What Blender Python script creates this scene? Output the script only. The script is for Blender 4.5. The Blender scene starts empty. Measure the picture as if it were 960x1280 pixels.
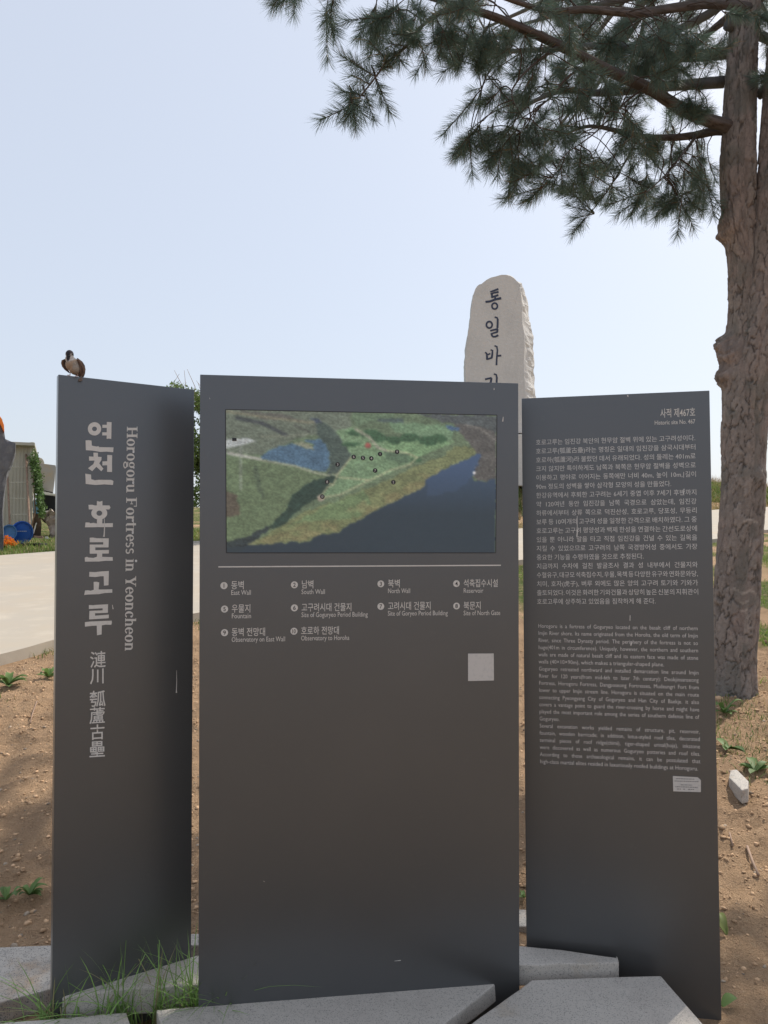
import bpy, bmesh, math, random
import numpy as np
from mathutils import Vector, Matrix, Quaternion
random.seed(7)
RNG = np.random.default_rng(11)
S = bpy.context.scene
COL = S.collection
R = math.radians

# ------------------------------------------------------------------ camera, world, sun, exposure
EYE = 1.5
PITCH = math.atan((677 - 640) / 924)
cd = bpy.data.cameras.new('camera'); cam = bpy.data.objects.new('camera', cd); COL.objects.link(cam)
cam.location = (0, 0, EYE); cam.rotation_euler = (R(90) + PITCH, 0, 0)
cd.sensor_fit = 'VERTICAL'; cd.sensor_height = 36; cd.lens = 36 * 924 / 1280
cd.clip_start = 0.05; cd.clip_end = 6000
S.camera = cam
SUN_AZ, SUN_EL = 46.0, 49.0            # azimuth from +Y towards +X
w = bpy.data.worlds.new('World'); S.world = w; w.use_nodes = True
nt = w.node_tree; nt.nodes.clear()
wo = nt.nodes.new('ShaderNodeOutputWorld'); bg = nt.nodes.new('ShaderNodeBackground'); sk = nt.nodes.new('ShaderNodeTexSky')
sk.sky_type = 'NISHITA'; sk.sun_disc = False; sk.sun_elevation = R(SUN_EL); sk.sun_rotation = R(SUN_AZ)
sk.air_density = 1.2; sk.dust_density = 2.5; sk.ozone_density = 1.6; sk.altitude = 20
bg.inputs['Strength'].default_value = 0.12
hz = nt.nodes.new('ShaderNodeMix'); hz.data_type = 'RGBA'; hz.inputs[0].default_value = 0.66; hz.inputs[7].default_value = (5.4, 5.75, 6.45, 1)   # even haze over the whole sky
nt.links.new(sk.outputs[0], hz.inputs[6]); nt.links.new(hz.outputs[2], bg.inputs[0]); nt.links.new(bg.outputs[0], wo.inputs[0])
sd = bpy.data.lights.new('sun', 'SUN'); sun = bpy.data.objects.new('sun', sd); COL.objects.link(sun)
sd.energy = 3.6; sd.angle = R(0.6); sd.color = (1, 0.94, 0.84)
sdir = Vector((math.sin(R(SUN_AZ)) * math.cos(R(SUN_EL)), math.cos(R(SUN_AZ)) * math.cos(R(SUN_EL)), math.sin(R(SUN_EL))))
sun.rotation_euler = sdir.to_track_quat('Z', 'Y').to_euler(); sun.location = sdir * 60
S.view_settings.view_transform = 'Standard'; S.view_settings.look = 'None'
S.view_settings.exposure = 0.32; S.view_settings.gamma = 1

# ------------------------------------------------------------------ geometry helpers
CT, ST = math.cos(PITCH), math.sin(PITCH)
def ray(px, py):
    a = (px - 480) / 924; b = (640 - py) / 924
    return Vector((a, CT - b * ST, ST + b * CT))
def at(px, py, Y):                     # point of the place seen at a pixel of the photograph, at distance Y
    d = ray(px, py); t = Y / d.y
    return Vector((d.x * t, Y, EYE + d.z * t))
def at_z(px, py, z):
    d = ray(px, py); t = (z - EYE) / d.z
    return Vector((d.x * t, d.y * t, z))

def noise2(x, y, seed=0):              # value noise
    x = np.asarray(x, float); y = np.asarray(y, float)
    xi = np.floor(x).astype(np.int64); yi = np.floor(y).astype(np.int64)
    xf = x - xi; yf = y - yi
    u = xf * xf * (3 - 2 * xf); v = yf * yf * (3 - 2 * yf)
    def h(a, b):
        n = (a * 374761393 + b * 668265263 + seed * 1442695041) & 0x7fffffff
        n = ((n ^ (n >> 13)) * 1274126177) & 0x7fffffff
        return ((n ^ (n >> 16)) & 0xffff) / 65535.0
    return (h(xi, yi) * (1 - u) + h(xi + 1, yi) * u) * (1 - v) + (h(xi, yi + 1) * (1 - u) + h(xi + 1, yi + 1) * u) * v
def fbm(x, y, oct=4, seed=0):
    s = 0; a = 0.5; t = 0
    for i in range(oct):
        s = s + a * noise2(x * 2 ** i, y * 2 ** i, seed + i * 17); t += a; a *= 0.5
    return s / t
def worley(x, y, seed=0):              # F1, F2 and the cell's own random number
    x = np.asarray(x, float); y = np.asarray(y, float)
    xi = np.floor(x).astype(np.int64); yi = np.floor(y).astype(np.int64)
    f1 = np.full(x.shape, 9.0); f2 = np.full(x.shape, 9.0); cid = np.zeros(x.shape)
    def h(a, b, s):
        n = (a * 374761393 + b * 668265263 + (seed + s) * 1442695041) & 0x7fffffff
        n = ((n ^ (n >> 13)) * 1274126177) & 0x7fffffff
        return ((n ^ (n >> 16)) & 0xffff) / 65535.0
    for dx in (-1, 0, 1):
        for dy in (-1, 0, 1):
            a = xi + dx; b = yi + dy
            d = np.hypot(a + h(a, b, 1) - x, b + h(a, b, 2) - y)
            nearer = d < f1
            f2 = np.where(nearer, f1, np.minimum(f2, d)); cid = np.where(nearer, h(a, b, 3), cid); f1 = np.where(nearer, d, f1)
    return f1, f2, cid

def lin(c):
    return tuple((x / 255 / 12.92) if x / 255 <= 0.04045 else ((x / 255 + 0.055) / 1.055) ** 2.4 for x in c)

def mesh(V, F, cols=None, smooth=False, name='m'):
    me = bpy.data.meshes.new(name)
    if isinstance(F, np.ndarray):
        V = np.asarray(V, np.float32); n = F.shape[1]
        me.vertices.add(len(V)); me.vertices.foreach_set('co', V.ravel())
        me.loops.add(F.size); me.loops.foreach_set('vertex_index', F.ravel().astype(np.int32))
        me.polygons.add(len(F)); me.polygons.foreach_set('loop_start', np.arange(0, F.size, n, dtype=np.int32))
        me.update(calc_edges=True)
    else:
        me.from_pydata([tuple(v) for v in V], [], F)
    if cols is not None:
        at_ = me.color_attributes.new('tint', 'FLOAT_COLOR', 'POINT')
        c = np.ones((len(me.vertices), 4), np.float32); c[:, :3] = cols
        at_.data.foreach_set('color', c.ravel())
    if smooth: me.polygons.foreach_set('use_smooth', [True] * len(me.polygons))
    me.validate(); return me
def link(name, me, mat, parent=None, **props):
    o = bpy.data.objects.new(name, me); COL.objects.link(o)
    if mat and me is not None:
        if len(me.materials) == 0: me.materials.append(mat)
    if parent is not None:
        o.parent = parent; o.matrix_parent_inverse = Matrix.Translation(-root_loc(parent))
    for k, v in props.items(): o[k] = v
    return o
ROOT = {}
def root_loc(p):
    return Vector(ROOT.get(p.name, (0, 0, 0)))
def thing(name, loc, label, category, group=None):
    o = bpy.data.objects.new(name, None); COL.objects.link(o); o.location = loc; o.empty_display_size = 0.1
    ROOT[o.name] = tuple(loc); o['label'] = label; o['category'] = category
    if group: o['group'] = group
    return o
def obj(name, V, F, mat, parent=None, cols=None, smooth=False, **props):
    return link(name, mesh(V, F, cols, smooth, name), mat, parent, **props)

def bm_obj(name, bm, mat, parent=None, smooth=False, bevel=0, **props):
    if bevel:
        bmesh.ops.bevel(bm, geom=[e for e in bm.edges if e.calc_face_angle(0) > 0.5], offset=bevel, segments=2, affect='EDGES', profile=0.6)
    bmesh.ops.recalc_face_normals(bm, faces=bm.faces)
    me = bpy.data.meshes.new(name); bm.to_mesh(me); bm.free()
    if smooth: me.polygons.foreach_set('use_smooth', [True] * len(me.polygons))
    return link(name, me, mat, parent, **props)
def prism(pts, d):                      # closed prism from an outline of 3-D points, extruded by d
    bm = bmesh.new(); vs = [bm.verts.new(p) for p in pts]; f = bm.faces.new(vs)
    r = bmesh.ops.extrude_face_region(bm, geom=[f]); bmesh.ops.translate(bm, verts=[v for v in r['geom'] if isinstance(v, bmesh.types.BMVert)], vec=Vector(d))
    return bm
def box(c, s, rz=0):
    bm = bmesh.new(); bmesh.ops.create_cube(bm, size=1)
    bmesh.ops.transform(bm, matrix=Matrix.Translation(c) @ Matrix.Rotation(rz, 4, 'Z') @ Matrix.Diagonal((*s, 1)), verts=bm.verts); return bm
def tube_arrays(pts, rad, n=8, cap=True):
    P = [Vector(p) for p in pts]; V = []; F = []
    up = Vector((0.13, 0.21, 0.97))
    for i, p in enumerate(P):
        t = (P[min(i + 1, len(P) - 1)] - P[max(i - 1, 0)]).normalized()
        a = t.cross(up).normalized(); b = t.cross(a).normalized()
        r = rad[i] if hasattr(rad, '__len__') else rad
        for k in range(n):
            an = 2 * math.pi * k / n; V.append(p + a * math.cos(an) * r + b * math.sin(an) * r)
    for i in range(len(P) - 1):
        for k in range(n):
            F.append((i * n + k, i * n + (k + 1) % n, (i + 1) * n + (k + 1) % n, (i + 1) * n + k))
    if cap: F.append(tuple(range(n))[::-1]); F.append(tuple((len(P) - 1) * n + k for k in range(n)))
    return V, F
def tube(name, pts, rad, mat, parent=None, n=8, **props):
    V, F = tube_arrays(pts, rad, n); return obj(name, V, F, mat, parent, smooth=True, **props)
def catmull(P, m):
    P = [Vector(p) for p in P]; Q = [P[0] * 2 - P[1]] + P + [P[-1] * 2 - P[-2]]; out = []
    n = len(P) - 1
    for j in range(m):
        u = j / (m - 1) * n; i = min(int(u), n - 1); t = u - i
        a, b, c, d = Q[i:i + 4]
        out.append(0.5 * ((2 * b) + (c - a) * t + (2 * a - 5 * b + 4 * c - d) * t * t + (3 * b - a - 3 * c + d) * t ** 3))
    return out

# ------------------------------------------------------------------ materials
def mat(name, base=(0.5, 0.5, 0.5), rough=0.8, metal=0, spec=0.5, attr=None, noise=None, bump=None, speck=None, translucent=0, coat=0):
    m = bpy.data.materials.new(name); m.use_nodes = True; n = m.node_tree; b = n.nodes['Principled BSDF']
    b.inputs['Base Color'].default_value = (*base, 1); b.inputs['Roughness'].default_value = rough
    b.inputs['Metallic'].default_value = metal; b.inputs['Specular IOR Level'].default_value = spec
    if coat: b.inputs['Coat Weight'].default_value = coat; b.inputs['Coat Roughness'].default_value = 0.36
    tc = n.nodes.new('ShaderNodeTexCoord'); src = None
    def mix(fac, a, c, mode='MIX'):
        x = n.nodes.new('ShaderNodeMix'); x.data_type = 'RGBA'; x.blend_type = mode
        for s, v in ((x.inputs[0], fac), (x.inputs[6], a), (x.inputs[7], c)):
            if isinstance(v, bpy.types.NodeSocket): n.links.new(v, s)
            elif isinstance(v, tuple): s.default_value = (*v, 1)
            else: s.default_value = v
        return x.outputs[2]
    if attr:
        a = n.nodes.new('ShaderNodeAttribute'); a.attribute_name = attr; src = a.outputs['Color']
    def ntex(scale, detail=5, rgh=0.6):
        t = n.nodes.new('ShaderNodeTexNoise'); t.inputs['Scale'].default_value = scale; t.inputs['Detail'].default_value = detail
        t.inputs['Roughness'].default_value = rgh; n.links.new(tc.outputs['Object'], t.inputs['Vector']); return t
    def ramp(sock, lo, hi):
        r = n.nodes.new('ShaderNodeMapRange'); r.inputs[1].default_value = lo; r.inputs[2].default_value = hi; n.links.new(sock, r.inputs[0]); return r.outputs[0]
    if noise:                            # list of (scale, colour, low, high)
        for sc, colr, lo, hi in noise:
            t = ntex(sc); src = mix(ramp(t.outputs[0], lo, hi), src if src is not None else tuple(base), tuple(colr))
    if speck:                            # list of (scale, colour, threshold)
        for sc, colr, th in speck:
            t = n.nodes.new('ShaderNodeTexVoronoi'); t.inputs['Scale'].default_value = sc; n.links.new(tc.outputs['Object'], t.inputs['Vector'])
            sp = n.nodes.new('ShaderNodeSeparateColor'); n.links.new(t.outputs['Color'], sp.inputs[0])
            src = mix(ramp(sp.outputs[0], th, th + 0.05), src if src is not None else tuple(base), tuple(colr))
    if src is not None: n.links.new(src, b.inputs['Base Color'])
    if bump:
        prev = None
        for sc, st, di in bump:
            t = ntex(sc, 6, 0.65); bn = n.nodes.new('ShaderNodeBump'); bn.inputs['Strength'].default_value = st; bn.inputs['Distance'].default_value = di
            n.links.new(t.outputs[0], bn.inputs['Height'])
            if prev: n.links.new(prev, bn.inputs['Normal'])
            prev = bn.outputs[0]
        n.links.new(prev, b.inputs['Normal'])
    if translucent:
        tr = n.nodes.new('ShaderNodeBsdfTranslucent'); ms = n.nodes.new('ShaderNodeMixShader'); ms.inputs[0].default_value = translucent
        if src is not None: n.links.new(src, tr.inputs[0])
        else: tr.inputs[0].default_value = (*base, 1)
        n.links.new(b.outputs[0], ms.inputs[1]); n.links.new(tr.outputs[0], ms.inputs[2]); n.links.new(ms.outputs[0], n.nodes['Material Output'].inputs[0])
    return m

M = {}
M['soil'] = mat('soil', (0.40, 0.26, 0.155), 0.95, spec=0.1, attr='tint',
                noise=[(9, (0.42, 0.28, 0.175), 0.5, 0.75), (60, (0.60, 0.44, 0.29), 0.55, 0.8), (140, (0.22, 0.15, 0.10), 0.58, 0.78)],
                bump=[(16, 1.0, 0.06), (45, 1.0, 0.04), (130, 0.9, 0.015)])
M['clod'] = mat('clod', (0.4, 0.27, 0.17), 0.95, spec=0.1, attr='tint', bump=[(150, 0.5, 0.004)])
M['road'] = mat('road_concrete', (0.40, 0.355, 0.295), 0.85, spec=0.2, noise=[(0.6, (0.43, 0.36, 0.275), 0.45, 0.7), (2.5, (0.46, 0.405, 0.33), 0.5, 0.7), (30, (0.42, 0.37, 0.30), 0.55, 0.8)], bump=[(60, 0.3, 0.005)])
M['panel'] = mat('charcoal_paint', (0.050, 0.048, 0.046), 0.35, metal=0.0, spec=1.0, noise=[(3, (0.056, 0.053, 0.050), 0.45, 0.7), (40, (0.062, 0.060, 0.056), 0.62, 0.8)], bump=[(400, 0.03, 0.0004)], coat=0.8)
_b = M['panel'].node_tree.nodes['Principled BSDF']; _b.inputs['Specular Tint'].default_value = (0.74, 0.87, 1.0, 1)
M['white_print'] = mat('white_print', (0.62, 0.60, 0.56), 0.55, noise=[(120, (0.54, 0.52, 0.48), 0.5, 0.8)])
M['thin_print'] = mat('thin_print', (0.62, 0.61, 0.59), 0.6, noise=[(200, (0.45, 0.45, 0.44), 0.55, 0.75)])
M['photo_print'] = mat('photo_print', rough=0.32, attr='tint', spec=0.5)
M['dark_print'] = mat('dark_print', (0.02, 0.02, 0.022), 0.5)
M['sticker'] = mat('sticker', (0.55, 0.53, 0.50), 0.5, noise=[(90, (0.46, 0.45, 0.43), 0.5, 0.75)])
M['grey_print'] = mat('grey_print', (0.12, 0.12, 0.12), 0.6)
M['granite'] = mat('granite', (0.50, 0.455, 0.40), 0.75, noise=[(3, (0.43, 0.385, 0.34), 0.45, 0.7), (22, (0.52, 0.475, 0.42), 0.5, 0.75), (5, (0.42, 0.34, 0.25), 0.6, 0.75)],
                   speck=[(420, (0.30, 0.28, 0.25), 0.8), (380, (0.50, 0.46, 0.41), 0.86)], bump=[(70, 0.25, 0.004), (300, 0.3, 0.002)])
M['granite_dusty'] = mat('granite_dusty', (0.44, 0.40, 0.35), 0.85, noise=[(6, (0.36, 0.27, 0.19), 0.52, 0.66), (30, (0.30, 0.28, 0.25), 0.5, 0.75)],
                   speck=[(420, (0.13, 0.13, 0.13), 0.85)], bump=[(70, 0.25, 0.004)])
M['monument'] = mat('monument_stone', (0.55, 0.53, 0.505), 0.85, noise=[(0.8, (0.49, 0.475, 0.455), 0.45, 0.7), (9, (0.59, 0.57, 0.545), 0.5, 0.75), (45, (0.48, 0.455, 0.43), 0.55, 0.75)], bump=[(6, 0.35, 0.08), (30, 0.4, 0.03)])
M['navy'] = mat('navy_paint', (0.025, 0.035, 0.07), 0.6)
M['bark'] = mat('bark', rough=0.95, spec=0.15, attr='tint', noise=[(90, (0.10, 0.075, 0.06), 0.55, 0.85)], bump=[(45, 0.6, 0.012), (160, 0.5, 0.004)])
M['needle'] = mat('needle', rough=0.5, spec=0.5, attr='tint', translucent=0.3)
M['leaf'] = mat('leaf', rough=0.6, spec=0.4, attr='tint', translucent=0.3)
M['dry'] = mat('dry_grass', rough=0.8, attr='tint', translucent=0.25)
M['shed_wall'] = mat('shed_wall', (0.42, 0.39, 0.31), 0.6, noise=[(1.5, (0.36, 0.33, 0.25), 0.5, 0.75), (9, (0.46, 0.43, 0.35), 0.5, 0.8)])
M['wood'] = mat('old_wood', (0.30, 0.20, 0.14), 0.85, noise=[(14, (0.20, 0.13, 0.09), 0.45, 0.7)])
M['tarp'] = mat('dark_net', (0.11, 0.11, 0.12), 0.9, noise=[(5, (0.17, 0.165, 0.165), 0.45, 0.7)], bump=[(12, 0.6, 0.05)])
M['blue'] = mat('blue_plastic', (0.03, 0.12, 0.42), 0.4)
M['light_blue'] = mat('light_blue_plastic', (0.10, 0.27, 0.60), 0.4)
M['teal'] = mat('blue_sheet', (0.11, 0.27, 0.42), 0.6, noise=[(3, (0.16, 0.32, 0.45), 0.5, 0.7)])
M['brown'] = mat('brown_box', (0.12, 0.09, 0.07), 0.85, noise=[(6, (0.2, 0.15, 0.11), 0.5, 0.75)])
M['grey_sheet'] = mat('grey_sheet', (0.36, 0.35, 0.34), 0.6, noise=[(2.2, (0.42, 0.34, 0.24), 0.5, 0.7)])
M['beige'] = mat('beige_tank', (0.50, 0.47, 0.38), 0.6)
M['cloth'] = mat('cloth', (0.40, 0.34, 0.30), 0.9, noise=[(4, (0.28, 0.23, 0.19), 0.45, 0.7)])
M['white'] = mat('white_plastic', (0.7, 0.68, 0.62), 0.6)
M['black'] = mat('black_plastic', (0.02, 0.02, 0.022), 0.6)
M['orange'] = mat('orange_petal', (0.85, 0.28, 0.04), 0.6, translucent=0.3)
M['feather'] = mat('feather', rough=0.85, spec=0.2, attr='tint', bump=[(500, 0.4, 0.001)])
M['beak'] = mat('beak', (0.03, 0.03, 0.035), 0.4)
M['foot'] = mat('bird_foot', (0.35, 0.20, 0.15), 0.6)

# ------------------------------------------------------------------ terrain
ROAD_N = [(-14, -12), (-9, -3), (-6, 1.5), (-4.2, 4.5), (-3.31, 6.38), (-3.0, 7.2), (-2.14, 8.42), (2.64, 14.3), (8.9, 19.8), (12.3, 23.7), (30, 36), (70, 56)]
ROAD_F = [(-26, -12), (-21, -3), (-17, 3), (-13.5, 8), (-9.4, 13.3), (-7.2, 16.1), (-4.85, 19.05), (4.4, 24.3), (18.3, 41.4), (24, 47), (46, 60), (90, 85)]
rn = catmull([(x, y, 0) for x, y in ROAD_N], 220); rf = catmull([(x, y, 0) for x, y in ROAD_F], 220)
RNp = np.array([(p.x, p.y) for p in rn]); RFp = np.array([(p.x, p.y) for p in rf])
def plane_z(Y):
    Y = np.asarray(Y, float)
    t = np.clip(Y - 2.4, 0, 46)
    return 0.12 + 0.078 * t - 0.02 * np.clip(-(Y - 2.4), 0, 3)
def road_y(P, X):
    return np.interp(X, P[:, 0], P[:, 1])
def zg(X, Y):
    X = np.asarray(X, float); Y = np.asarray(Y, float)
    z = plane_z(Y)
    fy = road_y(RFp, X)
    d = Y - fy - 1.0
    b = np.clip(d / 6.0, 0, 1); b = b * b * (3 - 2 * b)
    side = np.clip((X + 1.0) / 4.0, 0, 1)
    hgt = 2.15 - 0.012 * np.clip(X - 4, 0, 30)
    z = z + b * side * hgt * (0.94 + 0.12 * fbm(X * 0.3, Y * 0.3, 3, 5))
    # roughness of the open soil, fading out on the road strip
    off = np.clip((road_y(RNp, X) - Y) / 0.6, 0, 1)
    far = np.clip(d / 1.0 + 0.6, 0, 1)
    m = np.maximum(off, far)
    amp = np.clip((Y - 2.3) / 0.5, 0.25, 1)
    z = z + m * amp * ((fbm(X * 1.1, Y * 1.1, 3, 3) - 0.5) * 0.10 + (fbm(X * 6, Y * 6, 4, 8) - 0.5) * 0.055 + (noise2(X * 12, Y * 12, 19) - 0.5) * 0.03 + (noise2(X * 23, Y * 23, 9) - 0.5) * 0.02)
    return z
def axis(lo, hi, step, far_lo, far_hi, g=1.22):
    mid = list(np.arange(lo, hi, step)); a = []; s = step; x = lo
    while x > far_lo: s *= g; x -= s; a.append(x)
    b = []; s = step; x = mid[-1]
    while x < far_hi: s *= g; s = min(s, 400); x += s; b.append(x)
    return np.array(a[::-1] + mid + b)
gx = np.concatenate([np.arange(-30, -4.2, 0.35), np.arange(-4.2, 5.0, 0.035), np.arange(5.0, 45, 0.4)])
gy = np.concatenate([np.arange(-6, 1.8, 0.3), np.arange(1.8, 7.5, 0.035), np.arange(7.5, 60, 0.3)])
gx = np.concatenate([[-3000, -900, -300, -120, -60], gx, [60, 90, 160, 400, 1200, 3000]])
gy = np.concatenate([[-3000, -900, -300, -100, -40, -15], gy, [70, 90, 140, 300, 900, 3000]])
GX, GY = np.meshgrid(gx, gy)
GZ = zg(GX, GY)
nx, ny = len(gx), len(gy)
idx = np.arange(nx * ny).reshape(ny, nx)
F = np.stack([idx[:-1, :-1].ravel(), idx[:-1, 1:].ravel(), idx[1:, 1:].ravel(), idx[1:, :-1].ravel()], 1)
# the soil's own colours: tan soil, grass cover beyond the tree, on the verge and on the bank
tan = np.array([0.54, 0.355, 0.215]); brown = np.array([0.40, 0.26, 0.16]); green = np.array([0.09, 0.13, 0.03]); dry = np.array([0.34, 0.26, 0.13])
n1 = fbm(GX * 0.9, GY * 0.9, 4, 21); n2 = fbm(GX * 3.1, GY * 3.1, 4, 31)
c = tan[None, None, :] * (1 - (np.clip((n2 - 0.45) * 3, 0, 1) * 0.55)[..., None]) + brown * (np.clip((n2 - 0.45) * 3, 0, 1) * 0.55)[..., None]
fyy = road_y(RFp, GX); nyy = road_y(RNp, GX)
g1 = ((GY < nyy) & (GX > 1.6) & (GY > 5.6)) * np.clip((n1 - 0.38) * 7, 0, 1) + (GY > fyy + 0.8) * np.clip((n1 - 0.25) * 6, 0, 1)
rub = np.clip(1 - np.abs(GY - fyy - 2.4) / 2.0, 0, 1) * (GX > -1)
g1 = np.clip(g1 - rub, 0, 1)
c = c * (1 - g1[..., None]) + (green * (0.7 + 0.6 * n2)[..., None]) * g1[..., None]
obj('ground', np.stack([GX, GY, GZ], -1).reshape(-1, 3), F, M['soil'], cols=c.reshape(-1, 3), smooth=True, kind='structure')

V = []; K = 14
for i in range(220):
    for j in range(K + 1):
        t = j / K; x = RNp[i, 0] * (1 - t) + RFp[i, 0] * t; y = RNp[i, 1] * (1 - t) + RFp[i, 1] * t
        V.append((x, y, float(plane_z(y)) + 0.10 + 0.02 * math.sin(t * math.pi)))
top = len(V)
for i in range(220):
    V.append((RNp[i, 0], RNp[i, 1], float(plane_z(RNp[i, 1])) - 0.15))
for i in range(220):
    V.append((RFp[i, 0], RFp[i, 1], float(plane_z(RFp[i, 1])) - 0.15))
F = []
for i in range(219):
    for j in range(K):
        a = i * (K + 1) + j; F.append((a, a + 1, a + K + 2, a + K + 1))
    a = i * (K + 1); F.append((a, a + K + 1, top + i + 1, top + i))
    a = i * (K + 1) + K; F.append((a + K + 1, a, top + 220 + i, top + 220 + i + 1))
obj('road', V, F, M['road'], kind='structure')

# clods and pebbles lying on the soil (uncountable)
def clods(name, n, xr, yr, smin, smax, seed):
    r = np.random.default_rng(seed)
    base = np.array([[1, 0, 0], [-1, 0, 0], [0, 1, 0], [0, -1, 0], [0, 0, 1], [0, 0, -1]], float)
    tri = np.array([[0, 2, 4], [2, 1, 4], [1, 3, 4], [3, 0, 4], [2, 0, 5], [1, 2, 5], [3, 1, 5], [0, 3, 5]])
    # one midpoint subdivision for a rounder stone
    vs = [tuple(v) for v in base]; fs = []
    def mid(a, b):
        m_ = (np.array(vs[a]) + np.array(vs[b])); m_ = m_ / np.linalg.norm(m_); t = tuple(m_)
        if t in vs: return vs.index(t)
        vs.append(t); return len(vs) - 1
    for a, b, cc in tri:
        ab, bc, ca = mid(a, b), mid(b, cc), mid(cc, a); fs += [(a, ab, ca), (ab, b, bc), (ca, bc, cc), (ab, bc, ca)]
    vs = np.array(vs); fs = np.array(fs)
    x = r.uniform(*xr, n); y = r.uniform(*yr, n)
    keep = y < road_y(RNp, x) - 0.1; x = x[keep]; y = y[keep]; n = len(x)
    s = smin * (smax / smin) ** (r.random(n) ** 2.5)
    z = zg(x, y)
    sc = r.uniform(0.6, 1.3, (n, 1, 3)) * s[:, None, None]; sc[:, :, 2] *= 0.7
    jit = 1 + r.uniform(-0.4, 0.4, (n, len(vs), 1))
    an = r.uniform(0, 6.28, n); P = vs[None] * jit * sc
    X = P[..., 0] * np.cos(an)[:, None] - P[..., 1] * np.sin(an)[:, None]; Y = P[..., 0] * np.sin(an)[:, None] + P[..., 1] * np.cos(an)[:, None]
    V = np.stack([X + x[:, None], Y + y[:, None], P[..., 2] + z[:, None] + s[:, None] * 0.15], -1).reshape(-1, 3)
    F = (fs[None] + (np.arange(n) * len(vs))[:, None, None]).reshape(-1, 3)
    col = np.array([0.54, 0.36, 0.22]) * r.uniform(0.6, 1.2, (n, 1)); gre = r.random(n) < 0.10
    col[gre] = np.array([0.36, 0.29, 0.22]) * r.uniform(0.7, 1.2, (gre.sum(), 1))
    obj(name, V, F, M['clod'], cols=np.repeat(col, len(vs), 0), kind='stuff', label='loose crumbs of tan soil and small pebbles on the bare ground')
clods('soil_crumbs', 34000, (-3.2, 3.4), (2.35, 7.0), 0.0025, 0.012, 3)
clods('pebbles', 260, (-3.6, 4.5), (2.5, 9.0), 0.008, 0.026, 4)

# ------------------------------------------------------------------ blades
def blades(pos, h, wd, lean, colr, r, seg=3):
    """curved grass blades; pos (n,3), h (n), wd (n), lean (n) as a fraction of height"""
    n = len(pos); an = r.uniform(0, 6.283, n); fa = an + r.uniform(-0.9, 0.9, n) + 1.57
    V = np.zeros((n, 2 * seg + 1, 3)); F = []
    for k in range(seg + 1):
        t = k / seg
        cx = pos[:, 0] + np.cos(an) * lean * h * t * t; cy = pos[:, 1] + np.sin(an) * lean * h * t * t
        cz = pos[:, 2] + h * (t - 0.28 * lean * t * t)
        if k < seg:
            ww = wd * (1 - t * 0.7) / 2
            V[:, 2 * k] = np.stack([cx - np.cos(fa) * ww, cy - np.sin(fa) * ww, cz], -1)
            V[:, 2 * k + 1] = np.stack([cx + np.cos(fa) * ww, cy + np.sin(fa) * ww, cz], -1)
        else: V[:, 2 * seg] = np.stack([cx, cy, cz], -1)
    tr = []
    for k in range(seg - 1):
        a = 2 * k; tr += [(a, a + 1, a + 3), (a, a + 3, a + 2)]
    tr.append((2 * seg - 2, 2 * seg - 1, 2 * seg))
    tr = np.array(tr); F = (tr[None] + (np.arange(n) * (2 * seg + 1))[:, None, None]).reshape(-1, 3)
    return V.reshape(-1, 3), F, np.repeat(colr, 2 * seg + 1, 0)
def grass_field(name, n, fx, hr, wr, label, base=(0.13, 0.20, 0.045), dryf=0.2, seed=1, mt='leaf', lean=0.5):
    r = np.random.default_rng(seed); x, y = fx(r, n); z = zg(x, y) - 0.01
    h = r.uniform(*hr, len(x)); col = np.array(base) * r.uniform(0.6, 1.35, (len(x), 1))
    d = r.random(len(x)) < dryf; col[d] = np.array([0.38, 0.30, 0.15]) * r.uniform(0.7, 1.2, (d.sum(), 1))
    V, F, C_ = blades(np.stack([x, y, z], -1), h, r.uniform(*wr, len(x)), r.uniform(0.1, 2 * lean, len(x)), col, r)
    return obj(name, V, F, M[mt], cols=C_, kind='stuff', label=label)

# ------------------------------------------------------------------ lettering
_tc = bpy.data.curves.new('lettering_source', 'FONT'); _to = bpy.data.objects.new('lettering_source', _tc); COL.objects.link(_to)
_tc.resolution_u = 2
def glyphs(s, offset=0.0, ws=1.0, res=2):
    _tc.body = s; _tc.offset = offset; _tc.space_word = ws; _tc.resolution_u = res
    bpy.context.view_layer.update()
    me = _to.to_mesh(); n = len(me.vertices)
    co = np.zeros(n * 3, np.float32); me.vertices.foreach_get('co', co); co = co.reshape(-1, 3)[:, :2].copy()
    me.calc_loop_triangles(); t = np.zeros(len(me.loop_triangles) * 3, np.int32); me.loop_triangles.foreach_get('vertices', t)
    _to.to_mesh_clear(); return co, t.reshape(-1, 3)
class Sheet:                            # a flat upright face: u along it, v = height, off = in front of it
    def __init__(s, p0, p1):
        s.o = Vector((p0.x, p0.y, 0)); s.u = Vector((p1.x - p0.x, p1.y - p0.y, 0)).normalized()
        s.n = Vector((s.u.y, -s.u.x, 0))
    def uv(s, px, py):
        d = ray(px, py); e = Vector((0, 0, EYE)); t = (s.o - e).dot(s.n) / d.dot(s.n); p = e + d * t
        return np.array(((p - s.o).dot(s.u), p.z))
    def w(s, uv, off):
        uv = np.asarray(uv, float).reshape(-1, 2)
        off = np.broadcast_to(np.asarray(off, float), (len(uv),))
        return np.array(s.o)[None] + uv[:, :1] * np.array(s.u) + uv[:, 1:] * np.array([0, 0, 1.0]) + off[:, None] * np.array(s.n)
    def pt(s, u, v, off=0): return Vector(s.w([(u, v)], off)[0])
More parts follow.
